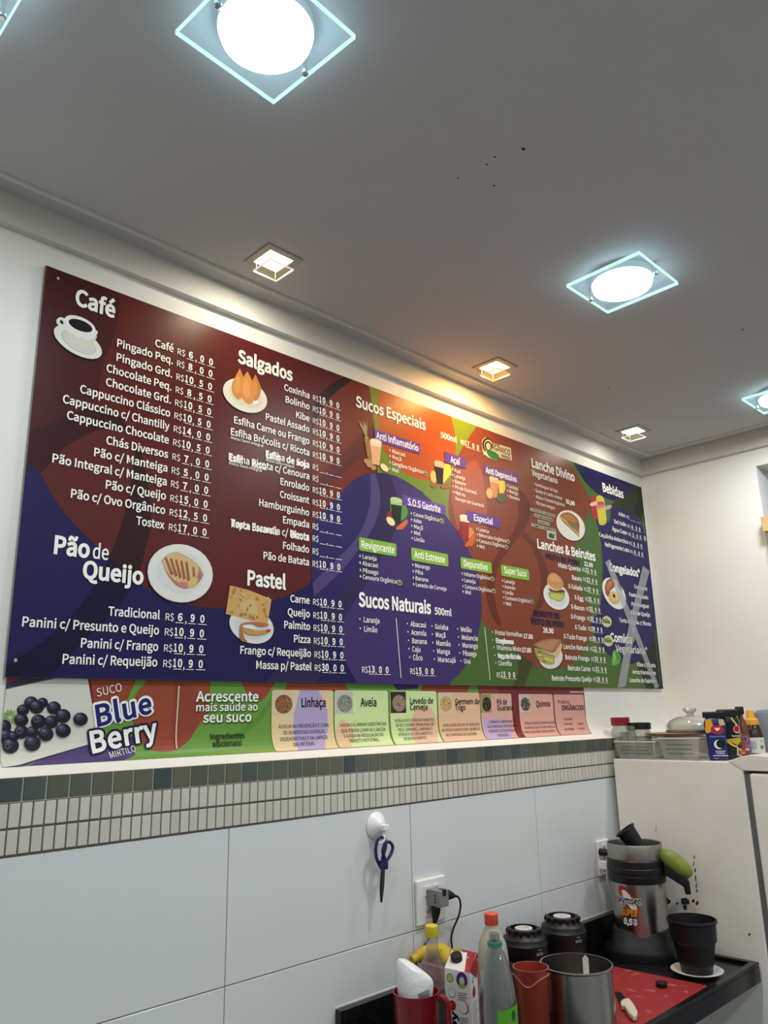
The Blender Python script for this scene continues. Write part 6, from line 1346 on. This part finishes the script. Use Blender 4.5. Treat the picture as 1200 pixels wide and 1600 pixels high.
for v in body_.data.vertices:
    rr = math.hypot(v.co.x, v.co.y)
    if rr > .02 and .02 < v.co.z < .24:
        k = 1 + rs.uniform(-.03, .012) * (1 if v.co.z > .15 else .5); v.co.x *= k; v.co.y *= k
pv = Vector((pb.x - CAM.x, pb.y - CAM.y, 0)).normalized()
def lab(P):
    for k in range(12):
        a0, a1 = -.002 + .0065 * k, -.002 + .0065 * (k + 1); P.face([(a0, .02 if k else .03), (a1, .02), (a1, .152 + .0008 * (k + 1)), (a0, .152 + .0008 * k)], (96, 168, 52), .0008)
    write(P, 'LEV', .008, .034, .112, .014, (226, 240, 200), .0, .0016); write(P, 'mais', .014, .034, .099, .006, (170, 206, 130), .0, .0016); grid(P, .010, .045, .068, .088, (30, 52, 84), 8, .0014); write(P, 'LIMAO', .013, .034, .075, .006, (220, 226, 236), .03, .0018)
    P.face(circ(.036, .140, .006, .010), (40, 96, 50), .0015)
cyl_print((pb.x, pb.y, CT), .0412, -pv, 'label', t, lab)
# apple juice carton
cp = onZ(714, 1514, 1.03); cv = Vector((cp.x, cp.y + 1.64, 0)).normalized()
ta = math.atan2(-cv.x, cv.y) - R(18); tv = Vector((math.cos(ta), math.sin(ta), 0)); dv = Vector((-tv.y, tv.x, 0))
cw, cd, ch = .0305, .030, 1.03 - CT
c0 = Vector((cp.x, cp.y, CT)) + dv * cd
t = thing('juice_carton', 'white apple juice carton with red apples, left of the clear bottle', 'carton', c0)
bm = BM(); U = Vector((0, 0, 1))
F = [c0 - tv * cw - dv * cd, c0 + tv * cw - dv * cd, c0 + tv * cw + dv * cd, c0 - tv * cw + dv * cd]
lo = [bm.verts.new(p + U * .001) for p in F]; hi = [bm.verts.new(F[i] + U * (ch + (0, 0, .020, .020)[i] - (0, .006, 0, 0)[i])) for i in range(4)]
for i in range(4): bm.faces.new((lo[i], lo[(i + 1) % 4], hi[(i + 1) % 4], hi[i]))
bm.faces.new(lo); bm.faces.new(hi); obj('box', bm, mat('carton_white', (226, 222, 218), .4), t)
bm = BM(); nrm = (U * 1 - dv * .33).normalized(); cc = c0 - tv * .010 + U * (ch + .010) + dv * .002; lathe(bm, [(0, 0), (.014, 0), (.014, .012), (.012, .014), (0, .014)], cc, 20, Vector((0, 0, 1)).rotation_difference(nrm).to_matrix()); obj('cap', bm, BLACKCAP, t, smooth=True)
bm = BM(); bm.faces.new([bm.verts.new(p) for p in (F[1] + U * (ch - .0055) + nrm * .0008, F[2] + U * (ch + .0205) + nrm * .0008, F[2] - tv * .022 + U * (ch + .0206) + nrm * .0008, F[1] - tv * .012 + U * (ch - .003) + nrm * .0008)]); obj('top_print', bm, mat('carton_red', (150, 28, 44), .4), t)
def front(a, z, d): return c0 + tv * a - dv * (cd + .0004 + d) + U * z
def side(a, z, d): return c0 + tv * (cw + .0004 + d) + dv * a + U * z
P = Print(front, .0001, .0002); AP = (176, 34, 44)
P.face(circ(-.018, ch - .020, .0085, .010), (138, 160, 66)); P.face(circ(-.018, ch - .020, .005, .007), (176, 190, 104)); P.face(circ(.011, ch - .022, .0135, .0165), (92, 44, 116)); P.face(circ(.011, ch - .024, .0062, .009), (206, 196, 186)); P.face(circ(.011, ch - .034, .009, .0045), (150, 170, 80))
P.face(circ(-.014, ch - .050, .0085, .0095), (70, 60, 60)); P.face(circ(-.014, ch - .050, .0078, .0088), (228, 224, 220)); P.face(circ(-.015, ch - .076, .0095, .0105), AP); P.face(circ(-.018, ch - .074, .003, .004), (206, 96, 96))
P.face(circ(.014, ch - .078, .0105, .0125), (120, 40, 48)); P.face(circ(.0125, ch - .078, .0095, .0118), (230, 224, 216)); P.face(circ(.014, ch - .135, .011, .013), AP); P.face(circ(.006, ch - .128, .006, .006), AP)
for k in range(4): bar(P, .000, .022 - .003 * (k % 2), ch - .050 - .0045 * k, .0018, (130, 120, 118), P.base); bar(P, .002, .022, ch - .100 - .004 * k, .0016, (130, 120, 118), P.base)
P.done('front_print', t)
bm2 = Print(lambda a, z, d: front(-.0035 - z, a, d), .0001, .0004); write(bm2, 'yuppy', .006, ch - .088, .001, .0145, (26, 24, 26), .06, .0008, shear=.1); bm2.done('lettering', t)
P = Print(side, .0001, .0002); P.face([(-.0295, ch - .003), (-.002, ch + .009), (.0295, ch + .018), (.0295, ch - .02), (.02, ch - .03)], (150, 28, 44)); P.face(circ(-.004, ch - .052, .011, .011), AP); P.face(circ(-.004, ch - .040, .003, .003), (80, 110, 50)); P.face(circ(-.008, ch - .026, .006, .006), (40, 40, 40)); P.face(circ(-.008, ch - .026, .0045, .0045), (226, 222, 218))
for k in range(13): bar(P, -.018, .020 - .004 * (k % 3), ch - .075 - .007 * k, .0018, (150, 146, 142), P.base)
P.done('side_print', t)
# pink box with bananas and other small things behind
q = onZ(652, 1500, .985)
bx0, by1 = q.x, -.085
t = thing('pink_box', 'pink translucent plastic box standing against the wall behind the yellow capped bottle', 'box', (bx0 + .07, by1 - .05, CT))
PINK = mat('pink_plastic', (206, 110, 116), .35, alpha=.9)
bm = BM(); x0, x1, y0, y1, za = bx0, bx0 + .15, by1 - .10, by1, .985
for a in ((x0, x1, y0, y0 + .003, CT + .001, za), (x0, x1, y1 - .003, y1, CT + .001, za), (x0, x0 + .003, y0, y1, CT + .001, za), (x1 - .003, x1, y0, y1, CT + .001, za), (x0, x1, y0, y1, CT + .001, CT + .005)): box(bm, *a)
obj('box_walls', bm, PINK, t)
bm = BM()
for a in ((x0 - .004, x1 + .004, y0 - .004, y0 + .004, za - .004, za), (x0 - .004, x1 + .004, y1 - .004, y1 + .004, za - .004, za), (x0 - .004, x0 + .004, y0, y1, za - .004, za), (x1 - .004, x1 + .004, y0, y1, za - .004, za)): box(bm, *a)
obj('rim', bm, mat('pink_rim', (216, 128, 132), .3), t)
YEL = mat('banana_skin', (206, 176, 48), .5, noise=(14, (186, 150, 40), .4, .75))
zf = .992; g2 = lambda px, py, z: onZ(px, py, z)
b0, b1, b2 = g2(683, 1485, zf + .012), g2(692, 1487, zf + .014), g2(698, 1500, zf)
t = thing('banana', 'ripe yellow banana lying across the pink box', 'banana', b1)
bm = BM(); pth = smooth_path([b0 + Vector((-.075, .02, -.012)), b0 + Vector((-.03, .012, .0)), b1, b2, b2 + Vector((.004, -.02, -.022))], 6); n = len(pth)
tube(bm, pth, [.006 + .0125 * math.sin(math.pi * min(.93, max(.06, k / (n - 1)))) ** .6 for k in range(n)], 12); obj('peel', bm, YEL, t, smooth=True)
f0 = g2(713, 1494, zf)
t = thing('cut_fruit', 'yellow cut fruit end lying behind the juice carton', 'fruit', f0)
vm = Vector((0, 0, 1)).rotation_difference(Vector((-.72, -.66, .25)).normalized()).to_matrix()
bm = BM(); lathe(bm, [(0, -.022), (.010, -.020), (.018, -.010), (.020, 0), (.0165, .001)], f0, 24, vm); obj('rind', bm, mat('rind_yellow', (196, 180, 70), .5), t, smooth=True)
bm = BM(); lathe(bm, [(.0168, .0008), (.008, .0012), (0, .0010)], f0, 24, vm); obj('flesh', bm, mat('fruit_flesh', (186, 168, 108), .6, noise=(120, (92, 70, 44), .5, .7)), t, smooth=True)
a, b = g2(733, 1499, zf), g2(747, 1493, zf + .006)
t = thing('pen', 'short black pen lying beside the cut fruit', 'pen', a)
bm = BM(); tube(bm, [a, a + (b - a) * .9, b], [.0032, .0032, .0024], 8); obj('barrel', bm, BLACK, t, smooth=True)

# ---------------------------------------------------------------- blender motor bases
def blender_base(px, zt, r, label, knob):
    p = onZ(*px, zt); h = zt - CT; v = Vector((p.x, p.y + 1.64, 0)).normalized(); rt_ = Vector((v.y, -v.x, 0))
    t = lathe_thing('blender_base', label, 'blender', (p.x, p.y, CT), [('motor_housing', [(0, .001), (r * 1.06, .001), (r * 1.08, .012), (r * 1.0, .03), (r * .98, h * .55), (r * 1.02, h * .62), (r * 1.05, h * .78), (r * 1.0, h * .80), (r * .96, h * .86), (r * .80, h * .90), (r * .76, h * .93), (r * .72, h * .93)], BLACK),
        ('collar', [(r * .74, h * .90), (r * .74, h * .99), (r * .70, h), (r * .62, h), (r * .60, h * .94), (0, h * .94)], BLACK), ('coupling', [(r * .40, h * .94), (r * .40, h * .995), (r * .36, h * 1.0), (r * .25, h * 1.0), (r * .22, h * .97), (r * .10, h * .97), (r * .08, h * 1.005), (0, h * 1.005)], mat('coupling_white', (206, 206, 202), .4))], 'blender bases')
    bm = BM()
    for k in range(14):
        a = 6.2832 * k / 14; obox(bm, (p.x + r * .77 * math.cos(a), p.y + r * .77 * math.sin(a), CT + h * .955), (.003 * math.cos(a), .003 * math.sin(a), 0), (-.004 * math.sin(a), .004 * math.cos(a), 0), (0, 0, h * .03))
    obj('grip_lug', bm, BLACK, t)
    d = (-v * math.cos(R(38)) + rt_ * math.sin(R(38)))
    cyl_print((p.x, p.y, CT), r * 1.055, d, 'lettering', t, lambda P: (write(P, 'MODE', -.011, .011, h * .665, .007, (150, 150, 150), .05, .0012), bar(P, -.006, .006, h * .735, .0022, (150, 150, 150), .0012)))
    if knob:
        kd = (-v * math.cos(R(48)) + rt_ * math.sin(R(48))); kc = Vector((p.x, p.y, CT + h * .36)) + kd * (r * .95)
        bm = BM(); lathe(bm, [(.019, 0), (.021, .004), (.020, .022), (.017, .026), (0, .027)], kc, 28, Vector((0, 0, 1)).rotation_difference(kd).to_matrix()); obj('speed_knob', bm, mat('knob_silver', (188, 184, 176), .3, .7), t, smooth=True)
blender_base((818, 1449), 1.008, .062, 'shorter black blender base without its jar, left of the other blender', False)
blender_base((878, 1430), 1.012, .065, 'black blender base with a silver knob, next to the juicer', True)

# ---------------------------------------------------------------- pine frame at the doorway
pz = onX(1192, 812, XR - .02)
t = thing('wooden_frame', 'pale pine wooden frame post beside the doorway at the right edge', 'frame', (XR - .03, pz.y, 0))
PINE = mat('pine', (206, 178, 126), .55, noise=(5, (176, 140, 92), .4, .7))
bm = BM(); box(bm, XR - .045, XR - .001, pz.y - .16, pz.y, pz.z - .055, pz.z + .008); obj('head', bm, PINE, t, bevel=.003)
bm = BM(); box(bm, XR - .034, XR - .002, pz.y - .05, pz.y - .012, 0.0, pz.z - .055); obj('post', bm, PINE, t, bevel=.003)
